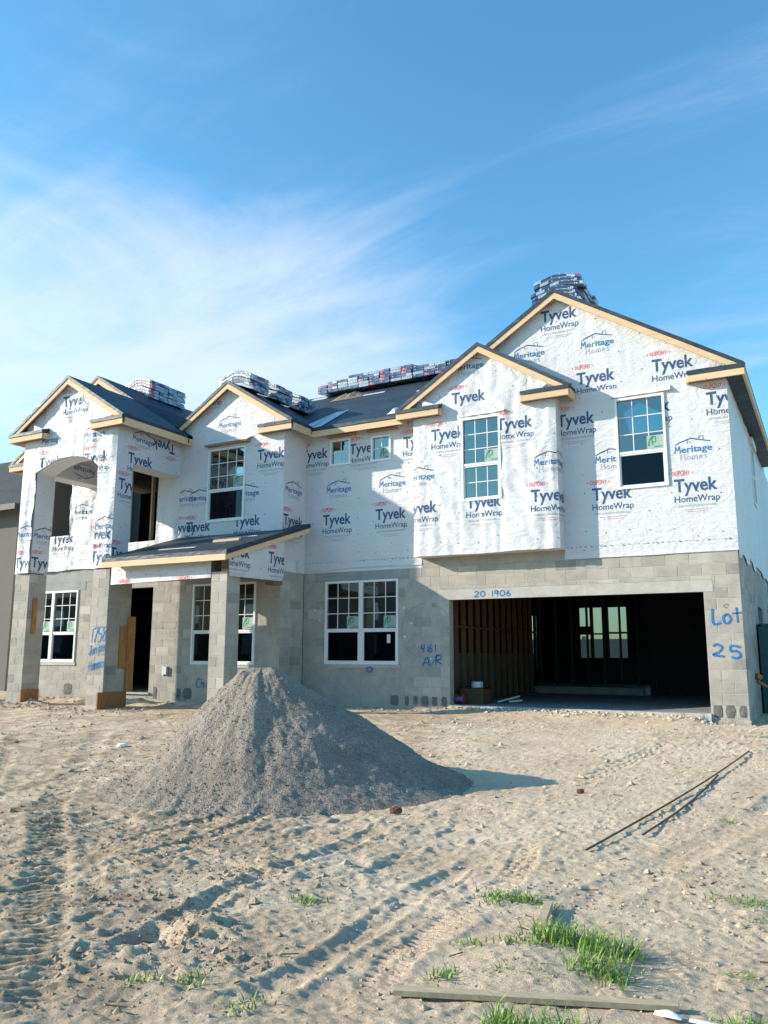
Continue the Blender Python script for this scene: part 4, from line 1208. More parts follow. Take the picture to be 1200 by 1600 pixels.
# ------------------------------------------------------------------ roofs
def slope_slab(p0, p1, p2, p3, th):
    """four top corners ccw seen from above, thickness downwards"""
    T = [Vector(p) for p in (p0, p1, p2, p3)]
    B = [p - Vector((0, 0, th)) for p in T]
    return T + B, [(0, 1, 2, 3), (7, 6, 5, 4), (0, 4, 5, 1), (1, 5, 6, 2), (2, 6, 7, 3), (3, 7, 4, 0)]
def gable_roof(cx, half, yf, yb, label, ret_l=0.0, ret_r=0.0, eave_l=True, eave_r=True, wall_y=None, yb_r=None, yb_l=None, deck=None):
    deck = deck or M_soffit
    za = EZ + SL * half
    root = None
    yl, yr = yb_l or yb, yb_r or yb
    mb = MB()
    V, F = slope_slab((cx - half, yf, EZ), (cx, yf, za), (cx, yb, za), (cx - half, yb, EZ), .075); mb.add(V, F)
    V, F = slope_slab((cx, yf, za), (cx + half, yf, EZ), (cx + half, yb, EZ), (cx, yb, za), .075); mb.add(V, F)
    root = part("roof", mb, M_felt, label=label)
    # decking seen from below
    mb = MB()
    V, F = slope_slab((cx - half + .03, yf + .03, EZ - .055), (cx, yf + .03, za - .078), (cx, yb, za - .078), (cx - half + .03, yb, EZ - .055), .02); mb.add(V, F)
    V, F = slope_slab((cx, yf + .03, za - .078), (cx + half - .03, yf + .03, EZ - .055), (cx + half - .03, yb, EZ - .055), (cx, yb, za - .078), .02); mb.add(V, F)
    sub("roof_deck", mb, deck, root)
    # rake boards on the front edge
    for sgn in (-1, 1):
        pts = [(cx, za - .078), (cx + sgn * half, EZ - .078 - .0), (cx + sgn * half, EZ - .195), (cx, za - .205)]
        if sgn < 0: pts = pts[::-1]
        sub("rake_board", MB().prism(pts, yf + (.012 if sgn > 0 else .0125), yf + .05), M_pine, root)
        # felt turned down over the edge
        q = [(cx, za + .002), (cx + sgn * (half + .004), EZ + .002), (cx + sgn * (half + .004), EZ - .078), (cx, za - .078)]
        if sgn < 0: q = q[::-1]
        sub("drip_edge", MB().prism(q, yf - .004, yf + .011), M_felt, root)
    # fascia boards along the eaves
    for sgn, on, ye in ((-1, eave_l, yl), (1, eave_r, yr)):
        if on:
            x = cx + sgn * half
            a, b = sorted((x, x - sgn * .04))
            sub("fascia_board", MB().box(a, b, yf + .012, ye, EZ - .235, EZ - .072), M_pine, root)
    # boxed returns at the feet of the gable
    wy = wall_y if wall_y is not None else yf + .3
    for sgn, ln in ((-1, ret_l), (1, ret_r)):
        if ln <= 0: continue
        x0, x1 = sorted((cx + sgn * half, cx + sgn * (half - ln)))
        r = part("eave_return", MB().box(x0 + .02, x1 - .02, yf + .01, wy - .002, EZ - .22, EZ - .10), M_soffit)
        sub("return_board", MB().box(x0, x1, yf - .028, yf + .009, EZ - .235, EZ - .112), M_pine, r)
        xe = x1 if sgn < 0 else x0 - .036
        sub("return_board", MB().box(xe, xe + .036, yf + .011, wy - .003, EZ - .235, EZ - .112), M_pine, r)
        t = MB()
        V, F = slope_slab((x0 - .012, yf - .045, EZ - .035), (x1 + .012, yf - .045, EZ - .035), (x1 + .012, wy - .003, EZ + .045), (x0 - .012, wy - .003, EZ + .045), .075)
        t.add(V, F)
        sub("return_cap", t, M_felt, r)
        sub("wrap_tab", MB().prism([(x0 + (ln - .40 if sgn < 0 else 0.12), EZ + .01), (x0 + (ln - .1 if sgn < 0 else .38), EZ + .01), (x0 + (ln - .40 if sgn < 0 else .38), EZ + .13)][::1], yf + .06, yf + .075), M_wrapback, r)
    return root
r_garage = gable_roof(-3.05, 3.38, -.18, 8.0, "roof of the garage wing", ret_r=.95, wall_y=0.0, eave_l=False, deck=M_felt)
part("soffit_board", MB().box(.015, .288, -.16, 8.0, EZ - .222, EZ - .212), M_felt, label="dark soffit under the right eave")
r_bay = gable_roof(-4.575, 1.855, -.51, 2.2, "small roof over the projecting bay", ret_l=.98, ret_r=.95, wall_y=-.33, yb_r=-.012)
r_sec = gable_roof(-10.6, 1.87, -1.07, 2.4, "roof over the front door wing", ret_r=.90, wall_y=-.88, eave_l=False, yb_r=-.30)
r_left = gable_roof(-14.9, 3.18, -1.07, 6.0, "broad roof behind the porch tower", ret_l=.75, wall_y=-.88, eave_r=False)
r_tower = gable_roof(-13.56, 1.84, -3.10, 1.0, "steep roof over the porch tower", ret_l=1.15, ret_r=.95, wall_y=-2.9, yb_r=-.90, yb_l=-.9)
# main roof, eave along x
MS = .552
YR = 3.92
mb = MB()
zr = 6.05 + MS * (YR + .30)
V, F = slope_slab((-8.95, -.30, 6.05), (-6.3, -.30, 6.05), (-6.3, .15, 6.05 + MS * .45), (-8.95, .15, 6.05 + MS * .45), .075); mb.add(V, F)
V, F = slope_slab((-14.9, .15, 6.05 + MS * .45), (-3.05, .15, 6.05 + MS * .45), (-3.05, YR, zr), (-14.9, YR, zr), .075); mb.add(V, F)
V, F = slope_slab((-14.9, YR, zr), (-3.05, YR, zr), (-3.05, 12.3, zr - MS * (12.3 - YR)), (-14.9, 12.3, zr - MS * (12.3 - YR)), .075); mb.add(V, F)
r_main = part("roof", mb, M_felt, label="long main roof between the gables")
sub("fascia_board", MB().box(-8.72, -6.40, -.30, -.262, 5.845, 5.985), M_pine, r_main)
sub("drip_edge", MB().box(-8.72, -6.42, -.315, -.302, 5.985, 6.058), M_felt, r_main)
mb = MB()
V, F = slope_slab((-8.70, -.26, 5.975), (-6.42, -.26, 5.975), (-6.42, .02, 5.975 + MS * .28), (-8.70, .02, 5.975 + MS * .28), .02)
mb.add(V, F); sub("roof_deck", mb, M_soffit, r_main)
# rafter tails below the middle eave
for x in np.arange(-8.5, -6.5, .61):
    sub("rafter_tail", MB().beam((x, -.25, 5.93), (x, 0.0, 6.05), .04, .09), M_soffit, r_main)
# valley flashing in the corner of the main roof
vf = MB()
def roof_main(x, y): return 6.05 + MS * (y + .30)
V = [(-8.74, -.30, 6.06), (-8.48, -.29, 6.072), (-8.62, 1.15, roof_main(0, 1.15) + .018), (-8.95, 1.10, roof_main(0, 1.1) + .02)]
M_flash = mat("galvanised_flashing", (0.50, 0.53, 0.56), 0.4, 0.5, b_wrapback)
vf.add(V, [(0, 1, 2, 3)]); vf.add([(-8.74, -.31, 6.062), (-8.95, 1.10, roof_main(0, 1.1) + .022), (-9.05, 1.05, EZ + SL * .33 + .13), (-8.80, -.30, 6.16)], [(0, 1, 2, 3)])
sub("valley_flashing", vf, M_flash, r_main)
vf = MB().add([(-12.05, -1.15, 6.33), (-12.32, -1.08, 6.34), (-12.15, .1, 6.40), (-11.9, -.5, 6.34)], [(0, 3, 2, 1)])
sub("valley_flashing", vf, M_flash, r_sec)
# lapped strips and a crumpled offcut lying on the main roof
for x0, y0, l, d in ((-11.35, 3.5, .55, .25), (-10.2, 3.1, .8, .16), (-9.3, 2.9, .7, .12), (-7.3, 2.2, .5, .1)):
    t = MB(); V, F = slope_slab((x0, y0, roof_main(0, y0) + .012), (x0 + l, y0, roof_main(0, y0) + .014), (x0 + l, y0 + d, roof_main(0, y0 + d) + .014), (x0, y0 + d, roof_main(0, y0 + d) + .012), .008)
    t.add(V, F); sub("felt_lap", t, M_flash, r_main)
def crumple(cx, cy, w, d, h, zf, seed):
    n = 14; V, F = [], []
    for j in range(n):
        for i in range(n):
            x, y = cx + (i / (n - 1) - .5) * w, cy + (j / (n - 1) - .5) * d
            e = math.sin(math.pi * i / (n - 1)) * math.sin(math.pi * j / (n - 1))
            V.append((x, y, zf(x, y) + .012 + h * e * (.3 + float(vnoise(x * 9, y * 9, seed)))))
    for j in range(n - 1):
        for i in range(n - 1): F.append((j * n + i, j * n + i + 1, (j + 1) * n + i + 1, (j + 1) * n + i))
    return V, F
o = obj("felt_scrap", *crumple(-9.75, 3.0, 1.0, .45, .16, roof_main, 3), M_soffit); tag(o, "crumpled scrap of brown and black felt lying on the main roof below the bundles", "scrap")
o = obj("felt_roll", *crumple(-6.75, .05, .30, .30, .10, roof_main, 8), M_wrapback); tag(o, "pale rolled offcut lying on the roof edge beside the bay gable", "scrap")

# porch roof
PS = .315
def porch_z(y): return 2.955 + PS * (y + 3.16)
mb = MB()
V, F = slope_slab((-12.04, -3.16, porch_z(-3.16)), (-8.70, -3.16, porch_z(-3.16)), (-8.70, -.885, porch_z(-.885)), (-12.04, -.885, porch_z(-.885)), .085); mb.add(V, F)
V, F = slope_slab((-9.03, -.885, porch_z(-.885)), (-8.70, -.885, porch_z(-.885)), (-8.70, -.32, porch_z(-.32)), (-9.03, -.32, porch_z(-.32)), .085); mb.add(V, F)
r_porch = part("porch_roof", mb, M_felt, label="low sloping porch roof beside the tower")
sub("fascia_board", MB().box(-12.04, -8.71, -3.175, -3.135, porch_z(-3.16) - .20, porch_z(-3.16) - .085), M_pine, r_porch)
mb = MB().prism_x([(-3.13, porch_z(-3.13) - .20), (-.33, porch_z(-.33) - .20), (-.33, porch_z(-.33) - .09), (-3.13, porch_z(-3.13) - .09)], -8.742, -8.705)
sub("rake_board", mb, M_pine, r_porch)
sub("drip_edge", MB().prism_x([(-3.17, porch_z(-3.17) - .095), (-.32, porch_z(-.32) - .095), (-.32, porch_z(-.32) + .004), (-3.17, porch_z(-3.17) + .004)], -8.703, -8.69), M_felt, r_porch)
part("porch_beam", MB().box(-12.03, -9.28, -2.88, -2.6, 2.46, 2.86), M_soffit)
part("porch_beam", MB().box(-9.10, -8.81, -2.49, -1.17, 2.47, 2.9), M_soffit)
wrap_sheet('F', -2.885, [[(-12.0, 2.42), (-9.30, 2.46), (-9.30, 2.84), (-12.0, 2.84)]], [], 83, .010, [('D', -11.45, 2.83, -1), ('D', -9.85, 2.83, -1)], nails=True)
wrap_sheet('R', -8.80, [[(-2.93, 2.47), (-1.22, 2.50), (-1.15, 2.6), (-1.15, porch_z(-1.15) - .1), (-2.98, porch_z(-2.98) - .1)]], [], 89, .004,
    [('T', -3.06, 2.87), ('T', -1.70, 2.85)], off=.004)
wrap_sheet('R', -9.055, [[(-1.15, 2.9), (-.88, 2.9), (-.88, 3.5), (-1.15, 3.5)]], [], 97, .004, [])
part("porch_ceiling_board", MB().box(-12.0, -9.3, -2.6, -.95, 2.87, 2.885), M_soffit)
part("wood_block", MB().box(-9.06, -8.82, -1.45, -1.15, 2.42, 2.468), M_soffit)
o = obj("batten", *slope_slab((-9.95, -2.10, porch_z(-2.10) + .045), (-9.30, -2.06, porch_z(-2.06) + .045), (-9.30, -1.98, porch_z(-1.98) + .045), (-9.95, -2.02, porch_z(-2.02) + .045), .042), M_pine)
tag(o, "short pale batten lying on the porch roof", "board")
for x0, y0, l in ((-11.0, -2.6, 1.0), (-10.4, -1.6, 1.2)):
    t = MB(); V, F = slope_slab((x0, y0, porch_z(y0) + .008), (x0 + l, y0, porch_z(y0) + .008), (x0 + l, y0 + .07, porch_z(y0 + .07) + .008), (x0, y0 + .07, porch_z(y0 + .07) + .008), .006)
    t.add(V, F); sub("felt_lap", t, M_flash, r_porch)

# little sloped pents (drip ledges of rough wood) above upper windows
def pent(x0, x1, y, z, d=.11, h=.10):
    o = part("window_ledge", MB().prism_x([(y, z), (y - d, z), (y - d, z + .03), (y, z + h)], x0, x1), M_header)
    t = MB().add([(x0 - .02, y - d - .012, z + .034), (x1 + .02, y - d - .012, z + .034), (x1 + .05, y - .02, z + h + .05), (x0 - .05, y - .02, z + h + .05)], [(0, 1, 2, 3)])
    sub("wrap_flap", t, M_wrapback, o)
pent(-11.22, -9.98, -.895, 5.755, .16, .09)
pent(-8.42, -7.72, -.012, 5.835, .14, .08)
pent(-7.38, -6.66, -.012, 5.83, .14, .08)
def head_flap(x0, x1, y, z):
    n = 12; V, F = [], []
    for i in range(n + 1):
        x = x0 + (x1 - x0) * i / n
        k = .03 + .05 * max(0, (i / n - .75) * 4) + .008 * math.sin(i * 2.1)
        V += [(x, y - .016, z + .11 + (.02 if i == n else 0)), (x, y - .02 - k, z + .015)]
    for i in range(n): F.append((2 * i, 2 * i + 1, 2 * i + 3, 2 * i + 2))
    obj("wrap_flap", V, F, M_wrapback, HOUSE, smooth=True)
head_flap(-2.06, -.95, 0, 5.80)
head_flap(-5.08, -4.06, -.33, 5.76)

# ------------------------------------------------------------------ windows
_pane = {}
def pane_mesh(w, h, m):
    k = (round(w, 3), round(h, 3), m.name)
    if k not in _pane:
        b = MB().box(-w / 2, w / 2, -.002, .002, -h / 2, h / 2)
        _pane[k] = mesh_data("pane", b.V, b.F, m)
    return _pane[k]
def window(x0, x1, z0, z1, y, cols, rows, rail, lower='screen', lrows=2, sticker=True, label=None, proud=.03):
    fr = .045
    root = MB()
    ya, yb = y - proud, y + .06
    root.box(x0, x1, ya, yb, z0, z0 + fr).box(x0, x1, ya, yb, z1 - fr, z1).box(x0, x0 + fr, ya, yb, z0 + fr, z1 - fr).box(x1 - fr, x1, ya, yb, z0 + fr, z1 - fr)
    # nailing flange
    o = part("window", root, M_vinyl, label=label)
    ix0, ix1 = x0 + fr, x1 - fr
    if rail is None: rail = z0 + fr
    else:
        s = MB().box(ix0, ix1, ya + .012, yb - .01, rail - .025, rail + .022)
        sub("meeting_rail", s, M_vinyl, o)
        s = MB()
        lz0, lz1 = z0 + fr, rail - .026
        f2 = .028
        s.box(ix0, ix1, ya + .02, yb - .01, lz0, lz0 + f2).box(ix0, ix1, ya + .02, yb - .01, lz1 - f2, lz1).box(ix0, ix0 + f2, ya + .02, yb - .01, lz0 + f2, lz1 - f2).box(ix1 - f2, ix1, ya + .02, yb - .01, lz0 + f2, lz1 - f2)
        sub("lower_sash", s, M_vinyl, o)
    yg = y + .012
    def lites(c, r, a0, a1, b0, b1, mt):
        mw = .016
        w, h = (a1 - a0 - mw * (c - 1)) / c, (b1 - b0 - mw * (r - 1)) / r
        mm = MB()
        for i in range(1, c): mm.box(a0 + i * (w + mw) - mw, a0 + i * (w + mw), yg - .008, yg + .008, b0, b1)
        for j in range(1, r):
            for i in range(c): mm.box(a0 + i * (w + mw), a0 + i * (w + mw) + w, yg - .008, yg + .008, b0 + j * (h + mw) - mw, b0 + j * (h + mw))
        if mm.V: sub("grille", mm, M_vinyl, o)
        for j in range(r):
            for i in range(c):
                p = bpy.data.objects.new("pane", pane_mesh(w - .002, h - .002, mt))
                p.location = (a0 + i * (w + mw) + w / 2, yg, b0 + j * (h + mw) + h / 2)
                COL.objects.link(p); p.parent = o; p.matrix_parent_inverse = Matrix.Identity(4)
    top0 = rail + .022 if rail > z0 + fr else z0 + fr
    lites(cols, rows, ix0, ix1, top0, z1 - fr, M_glass)
    if rail > z0 + fr:
        a0, a1, b0, b1 = ix0 + .03, ix1 - .03, z0 + fr + .03, rail - .056
        if lower == 'screen':
            sub("screen", MB().box(a0 - .003, a1 + .003, yg, yg + .003, b0 - .003, b1 + .003), M_screen, o)
        else:
            lites(cols, lrows, a0, a1, b0, b1, M_glass)
    if sticker:
        sx1 = ix1 - .01; sx0 = sx1 - .30 if (ix1 - ix0) > .6 else sx1 - .24
        sz0 = top0 + .015; sz1 = sz0 + .25
        s = sub("sticker", MB().box(sx0, sx1, yg - .0105, yg - .009, sz0, sz1), M_sticker, o)
        ink = MB()
        for pts, w in (([(sx0 + .03, sz0 + .05), (sx0 + .05, sz0 + .15), (sx0 + .11, sz1 - .02)], .03), ([(sx0 + .10, sz0 + .06), (sx0 + .10, sz1 - .05), (sx0 + .15, sz1 - .03), (sx0 + .16, sz0 + .13), (sx0 + .11, sz0 + .12)], .022)):
            V, F = ribbon(smooth_line(pts), w)
            ink.add([(u, yg - .0125, z) for u, z in V], F)
        u = sx0 + .13
        while u < sx1 - .02:
            ink.box(u, u + .02, yg - .0125, yg - .0115, sz0 + .02, sz0 + .042); u += .026
        sub("sticker_emblem", ink, M_stickerink, o)
    return o
def twin(W, y, label):
    m = (W[0] + W[1]) / 2
    rail = W[2] + .735
    for a, b, s in ((W[0], m - .002, "left"), (m + .002, W[1], "right")):
        window(a, b, W[2], W[3], y, 3, 3, rail, label="%s half of the twin window %s" % (s, label))
twin(WBIG, 0.0, "left of the garage")
twin(WSEC, -.88, "behind the porch post")
twin(WREC, -.88, "behind the porch tower")
window(*WIN_R, 0.0, 3, 3, 4.72, label="tall window on the garage wall, dark lower half", proud=.045)
window(*WIN_B, -.33, 3, 3, 4.76, lower='glass', label="tall window on the bay, glazed in both halves", proud=.045)
window(*WIN_1, 0.0, 2, 2, None, sticker=False, label="small square window, left of the pair", proud=.045)
window(*WIN_2, 0.0, 2, 2, None, sticker=True, label="small square window, right of the pair", proud=.045)
window(*WIN_S, -.88, 4, 3, 4.72, label="wide upper window over the porch roof", proud=.045)
# white tags seen in two lower windows
part("paper_tag", MB().box(-6.93, -6.85, .005, .008, 1.22, 1.40), M_wrapback)
# rough openings wrapped on their edges, sill boards and studs behind
part("opening_trim", MB().box(OP_1[0] - .02, OP_1[1] + .02, -.93, -.80, OP_1[2] - .045, OP_1[2] - .002).box(OP_1[1] + .002, OP_1[1] + .05, -.92, -.80, OP_1[2], OP_1[3]), M_wrapback)
part("opening_trim", MB().box(OP_2[0], OP_2[1] + .02, -.93, -.80, OP_2[2] - .05, OP_2[2] - .002), M_wrapback)
for x, m_, w in ((-13.42, M_studpale, .05), (-13.02, M_studpale, .05), (-16.15, M_stud, .05)):
    z0 = 3.1
    part("stud", MB().box(x, x + w, -.45, -.36, z0, 5.9), m_)
for x in (-10.95, -10.65, -10.35):
    part("stud", MB().box(x, x + .04, .3, .39, 3.1, 5.9), M_stud)
# side window
part("side_window", MB().box(-.03, .045, 4.25, 4.30, 4.3, 5.62).box(-.03, .045, 4.95, 5.0, 4.3, 5.62).box(-.03, .045, 4.30, 4.95, 4.3, 4.35).box(-.03, .045, 4.3, 4.95, 5.57, 5.62).box(-.02, .035, 4.3, 4.95, 4.93, 4.98), M_vinyl)
part("side_window_glass", MB().box(-.012, -.006, 4.3, 4.95, 4.35, 5.57), M_glass)

# ------------------------------------------------------------------ inside
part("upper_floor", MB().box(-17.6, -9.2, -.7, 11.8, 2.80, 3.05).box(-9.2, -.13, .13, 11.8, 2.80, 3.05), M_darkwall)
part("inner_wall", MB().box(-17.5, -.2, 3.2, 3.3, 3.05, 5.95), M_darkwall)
# garage: left and rear stud partitions
part("green_board", MB().box(-5.74, -5.70, .2, 6.0, .02, 1.02), M_greenboard)
part("partition_back", MB().box(-5.80, -5.745, .2, 6.0, 1.03, 2.75), M_darkwall)
for y in np.arange(.26, 5.9, .406):
    part("stud", MB().box(-5.695, -5.60, y, y + .042, .03, 2.74), M_stud)
part("floor_plate", MB().box(-5.70, -5.60, .2, 6.0, -.008, .028), M_stud)
part("blocking", MB().box(-5.695, -5.61, .31, 5.9, 1.55, 1.59), M_stud)
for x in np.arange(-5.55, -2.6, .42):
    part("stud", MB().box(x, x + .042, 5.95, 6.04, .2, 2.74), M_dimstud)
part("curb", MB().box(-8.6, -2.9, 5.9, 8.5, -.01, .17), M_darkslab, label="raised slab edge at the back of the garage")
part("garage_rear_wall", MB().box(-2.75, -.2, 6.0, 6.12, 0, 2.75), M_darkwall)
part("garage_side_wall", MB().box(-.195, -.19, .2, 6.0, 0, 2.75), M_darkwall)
part("rear_window_bar", MB().box(-4.82, -4.76, 8.42, 8.6, .9, 2.34).box(-4.44, -4.32, 8.42, 8.6, .9, 2.34).box(-5.17, -4.82, 8.42, 8.6, 1.56, 1.80).box(-4.76, -4.44, 8.42, 8.6, 1.56, 1.60).box(-4.32, -3.8, 8.42, 8.6, 1.58, 1.63), M_dark)
part("rear_window_pane", MB().box(-5.17, -3.8, 8.62, 8.625, .9, 2.34), M_tintglass)
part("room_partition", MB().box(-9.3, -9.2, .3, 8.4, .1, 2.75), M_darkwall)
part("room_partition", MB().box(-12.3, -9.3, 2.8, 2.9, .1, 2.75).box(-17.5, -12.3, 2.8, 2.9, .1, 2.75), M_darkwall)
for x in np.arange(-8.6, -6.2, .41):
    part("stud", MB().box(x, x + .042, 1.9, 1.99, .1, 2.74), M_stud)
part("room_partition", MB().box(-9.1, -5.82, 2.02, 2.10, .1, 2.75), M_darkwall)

# ------------------------------------------------------------------ small parts fixed to the walls
part("plywood_patch", MB().box(-12.06, -12.025, -3.05, -2.27, -.20, .20), M_ply, label="plywood form at the foot of the right tower column")
part("plywood_patch", MB().box(-14.59, -14.555, -2.92, -2.45, -.1, .20), M_ply, label="plywood form at the foot of the left tower column")
part("nailed_board", MB().box(-14.575, -14.545, -2.78, -2.67, 1.43, 2.23), M_ply, label="upright board on the side of the left tower column")
part("nailed_board", MB().box(-12.045, -12.02, -2.54, -2.20, .68, 1.57), M_ply, label="wide plywood board beside the door opening")
part("nailed_board", MB().box(-12.018, -11.99, -2.34, -2.14, .20, 1.78), M_ply, label="long narrow board beside the door opening")
part("outlet_box", MB().box(-12.30, -12.18, -.945, -.89, .52, .70).box(-12.34, -12.30, -.91, -.89, .50, .72), M_flash)
part("conduit_stub", MB().beam((.02, 1.75, .50), (.16, 1.9, .40), .05, .05).beam((.01, 1.55, .62), (.07, 1.6, .56), .14, .08), M_ply)

# ------------------------------------------------------------------ shingle bundles
BL_L, BL_W, BL_H = .98, .325, .078
def bundle_mesh(bend, m, name="shingle_bundle"):
    """soft pack of shingles; bend = drop at each end when draped over a ridge"""
    nx, V, F = 12, [], []
    prof = [(-.5, -.36), (-.46, -.5), (.46, -.5), (.5, -.36), (.5, .36), (.46, .5), (-.46, .5), (-.5, .36)]
    for i in range(nx + 1):
        t = i / nx * 2 - 1
        k = 1.0 - .10 * max(0, abs(t) - .9) * 10 * .6
        dz = -bend * (math.sqrt(t * t + .05) - .22)
        sag = .006 * math.sin(i * 1.7)
        for a, b in prof:
            V.append((t * BL_L / 2, a * BL_W * (1 if abs(t) < 1 else .96), b * BL_H * k + dz + sag))
    n = len(prof)
    for i in range(nx):
        for j in range(n):
            F.append((i * n + j, (i + 1) * n + j, (i + 1) * n + (j + 1) % n, i * n + (j + 1) % n))
    F += [tuple(range(n)), tuple(nx * n + j for j in range(n - 1, -1, -1))]
    return mesh_data(name, V, F, m, smooth=False)
ORD = ["bottom", "second", "third", "fourth", "fifth", "sixth", "seventh", "eighth", "ninth"]
def place_bundle(me, loc, rot, label, group):
    o = bpy.data.objects.new("shingle_bundle", me)
    o.location = loc; o.rotation_euler = rot
    COL.objects.link(o)
    tag(o, label, "shingle bundle", group)
zg = EZ + SL * 3.38
mdg, mpg = bundle_mesh(.13, M_bundle_dark), bundle_mesh(.13, M_bundle_pale)
md, mp_ = bundle_mesh(.20, M_bundle_dark), bundle_mesh(.20, M_bundle_pale)
mdf, mpf = bundle_mesh(.10, M_bundle_dark), bundle_mesh(.10, M_bundle_pale)
# on the tall garage gable: seven layers, three deep
for L in range(8):
    for d in range(4):
        if L == 7 and d != 0: continue
        place_bundle(mdg if d == 0 else mpg, (-3.16 + random.uniform(-.04, .04) + (.06 if L > 4 else 0), .50 + d * .335, zg - .06 + L * .083), (0, 0, random.uniform(-.015, .015)),
                     "shingle bundle on the tall garage gable, %s row, %s layer up" % (["front", "second", "third", "rear"][d], ORD[L]), "bundles stacked on the garage gable")
zl = EZ + SL * 3.18
md2, mp2 = md, mp_
for L in range(6):
    for d in range(4):
        place_bundle(mp2 if d else md2, (-14.95 + random.uniform(-.03, .03), .55 + d * .34, zl - .04 + L * .083), (0, 0, random.uniform(-.03, .03)),
                     "shingle bundle behind the porch tower gable, %s row, %s layer up" % (["nearest", "second", "third", "farthest"][d], ORD[L]), "bundles stacked behind the porch tower")
zs = EZ + SL * 1.87
for c in range(3):
    for L in range(5):
        for d in range(2):
            place_bundle(random.choice((md, mp_, mp_)), (-10.58 + random.uniform(-.03, .03) + .02 * c, -.62 + c * .98 + d * .34, zs - .02 + L * .080), (0, 0, random.uniform(-.05, .05)),
                         "shingle bundle over the front door wing, %s clump, %s layer up, %s side" % (("nearest", "middle", "farthest")[c], ORD[L], ("near", "far")[d]), "bundles on the front door wing")
for i in range(14):
    nl = 3 if i == 0 else (4 if i < 3 else (5 if i < 9 else 4))
    for L in range(nl):
        place_bundle(random.choice((mdf, mdf, mpf)), (-10.85 + i * .335, YR - .05, zr + .01 + L * .080), (0, 0, math.pi / 2 + random.uniform(-.04, .04)),
                     "shingle bundle on the main ridge, column %s from the left, %s layer up" % (["one", "two", "three", "four", "five", "six", "seven", "eight", "nine", "ten", "eleven", "twelve", "thirteen", "fourteen"][i], ORD[L]), "bundles along the main ridge")

# ------------------------------------------------------------------ gravel heap
def gravel():
    cx, cy, H = -3.86, -7.85, 1.24
    nr, na = 150, 420
    rr = np.linspace(0.0, 1.0, nr)[:, None] * np.ones((1, na))
    aa = np.linspace(0, 2 * np.pi, na, endpoint=False)[None, :] * np.ones((nr, 1))
    base = 1.58 - .24 * np.clip(np.cos(aa - math.radians(298)), 0, 1) + .16 * np.cos(aa - .45) + .14 * np.clip(np.cos(aa - math.radians(208)), 0, 1) + .10 * np.cos(2 * aa - 1.0) + .04 * np.sin(5 * aa + 1)
    base = base * (1 + .10 * np.clip(np.cos(aa - math.radians(208)), 0, 1))
    R = rr * (base + .35)
    X = cx + R * np.cos(aa); Y = cy + R * np.sin(aa)
    # flat-topped cone with slumped gullies and a lumpy crest
    q = np.clip(R / base, 0, 2)
    prof = np.where(q < .16, 1 - q * .35 - q * q * .2, (1 - .0611) * (1 - (q - .16) / .84))
    prof = np.where(q > .86, np.maximum((1 - .0611) * .1667 * np.clip((1.12 - q) / .26, 0, 1) ** 1.5, 0), prof)
    Z0 = H * prof
    gully = fbm(np.cos(aa) * 3.2 + 4, np.sin(aa) * 3.2 + R * .3, 5, 3)
    X = X - .30 * math.cos(yaw) * prof - .02; Y = Y - .30 * math.sin(yaw) * prof
    Z0 = Z0 + .045 * gully * np.clip(q * 2.2, 0, 1) * np.clip((1.05 - q) * 2, 0, 1)
    ridge = np.abs(fbm(X * 1.5, Y * 1.5, 15, 3))
    Z0 = Z0 + (.07 * fbm(X * 1.6, Y * 1.6, 9, 4) - .02 * ridge) * np.clip((1.1 - q) * 2, 0, 1)
    Z0 = Z0 + .020 * fbm(X * 8, Y * 8, 19, 3, .6) * np.clip((1.12 - q) * 3, 0, 1) + .010 * (vnoise(X * 28, Y * 28, 25) - .5) * np.clip((1.15 - q) * 4, 0, 1)
    Z0 = Z0 + .07 * np.exp(-((q - .12) / .08) ** 2) * np.clip(fbm(X * 4, Y * 4, 33, 2) + .3, 0, 1) * 1.4
    # a step slumped out of the left flank
    sx, sy = cx - 1.28, cy - .62
    Z0 = Z0 - .10 * np.exp(-(((X - sx) / .16) ** 2 + ((Y - sy) / .35) ** 2))
    G_ = ground_z(X.ravel(), Y.ravel()).reshape(X.shape)
    Gs = -0.135 - 0.36 * (lambda t: t * t * (3 - 2 * t))(np.clip((-1.5 - Y) / 10.0, 0, 1))
    w = np.clip((q - .75) / .35, 0, 1)
    Zb = G_ * w + Gs * (1 - w)
    Z = Zb + Z0 - .03 * np.clip((q - 1.0) * 6, 0, 1)
    V = np.stack([X.ravel(), Y.ravel(), Z.ravel()], 1)
    F = []
    for i in range(nr - 1):
        for j in range(na):
            j2 = (j + 1) % na
            if i == 0: F.append((0, na + j, na + j2))
            else: F.append((i * na + j, (i + 1) * na + j, (i + 1) * na + j2, i * na + j2))
    o = obj("gravel_heap", V.tolist(), F, M_gravel, smooth=True)
    tag(o, "big grey gravel heap standing on the sand in front of the porch", "gravel heap")
    # loose stones over the heap
    rs = np.random.RandomState(3)
    mb = MB()
    rad = nr - 1
    for k in range(5200):
        i = int(rs.uniform(.05, .98) ** .6 * rad); j = rs.randint(na)
        a = aa[0, j]
        if math.cos(a - math.radians(285)) < -.45: continue
        p = V[i * na + j]; s = rs.uniform(.004, .010) * (1.6 if rs.rand() < .06 else 1)
        ax = rs.uniform(0, 6.28)
        c, sn = math.cos(ax), math.sin(ax)
        pts = [(1, 0, 0), (-.3, .9, .1), (-.7, -.7, -.1), (.1, .1, .9), (0, 0, -.7)]
        mb.add([(p[0] + s * (x * c - y * sn), p[1] + s * (x * sn + y * c), p[2] + s * .4 + s * z) for x, y, z in pts], [(0, 1, 3), (1, 2, 3), (2, 0, 3), (1, 0, 4), (2, 1, 4), (0, 2, 4)])
    st = mb.build("loose_stones", M_gravel); st.parent = o; st["kind"] = "stuff"
gravel()

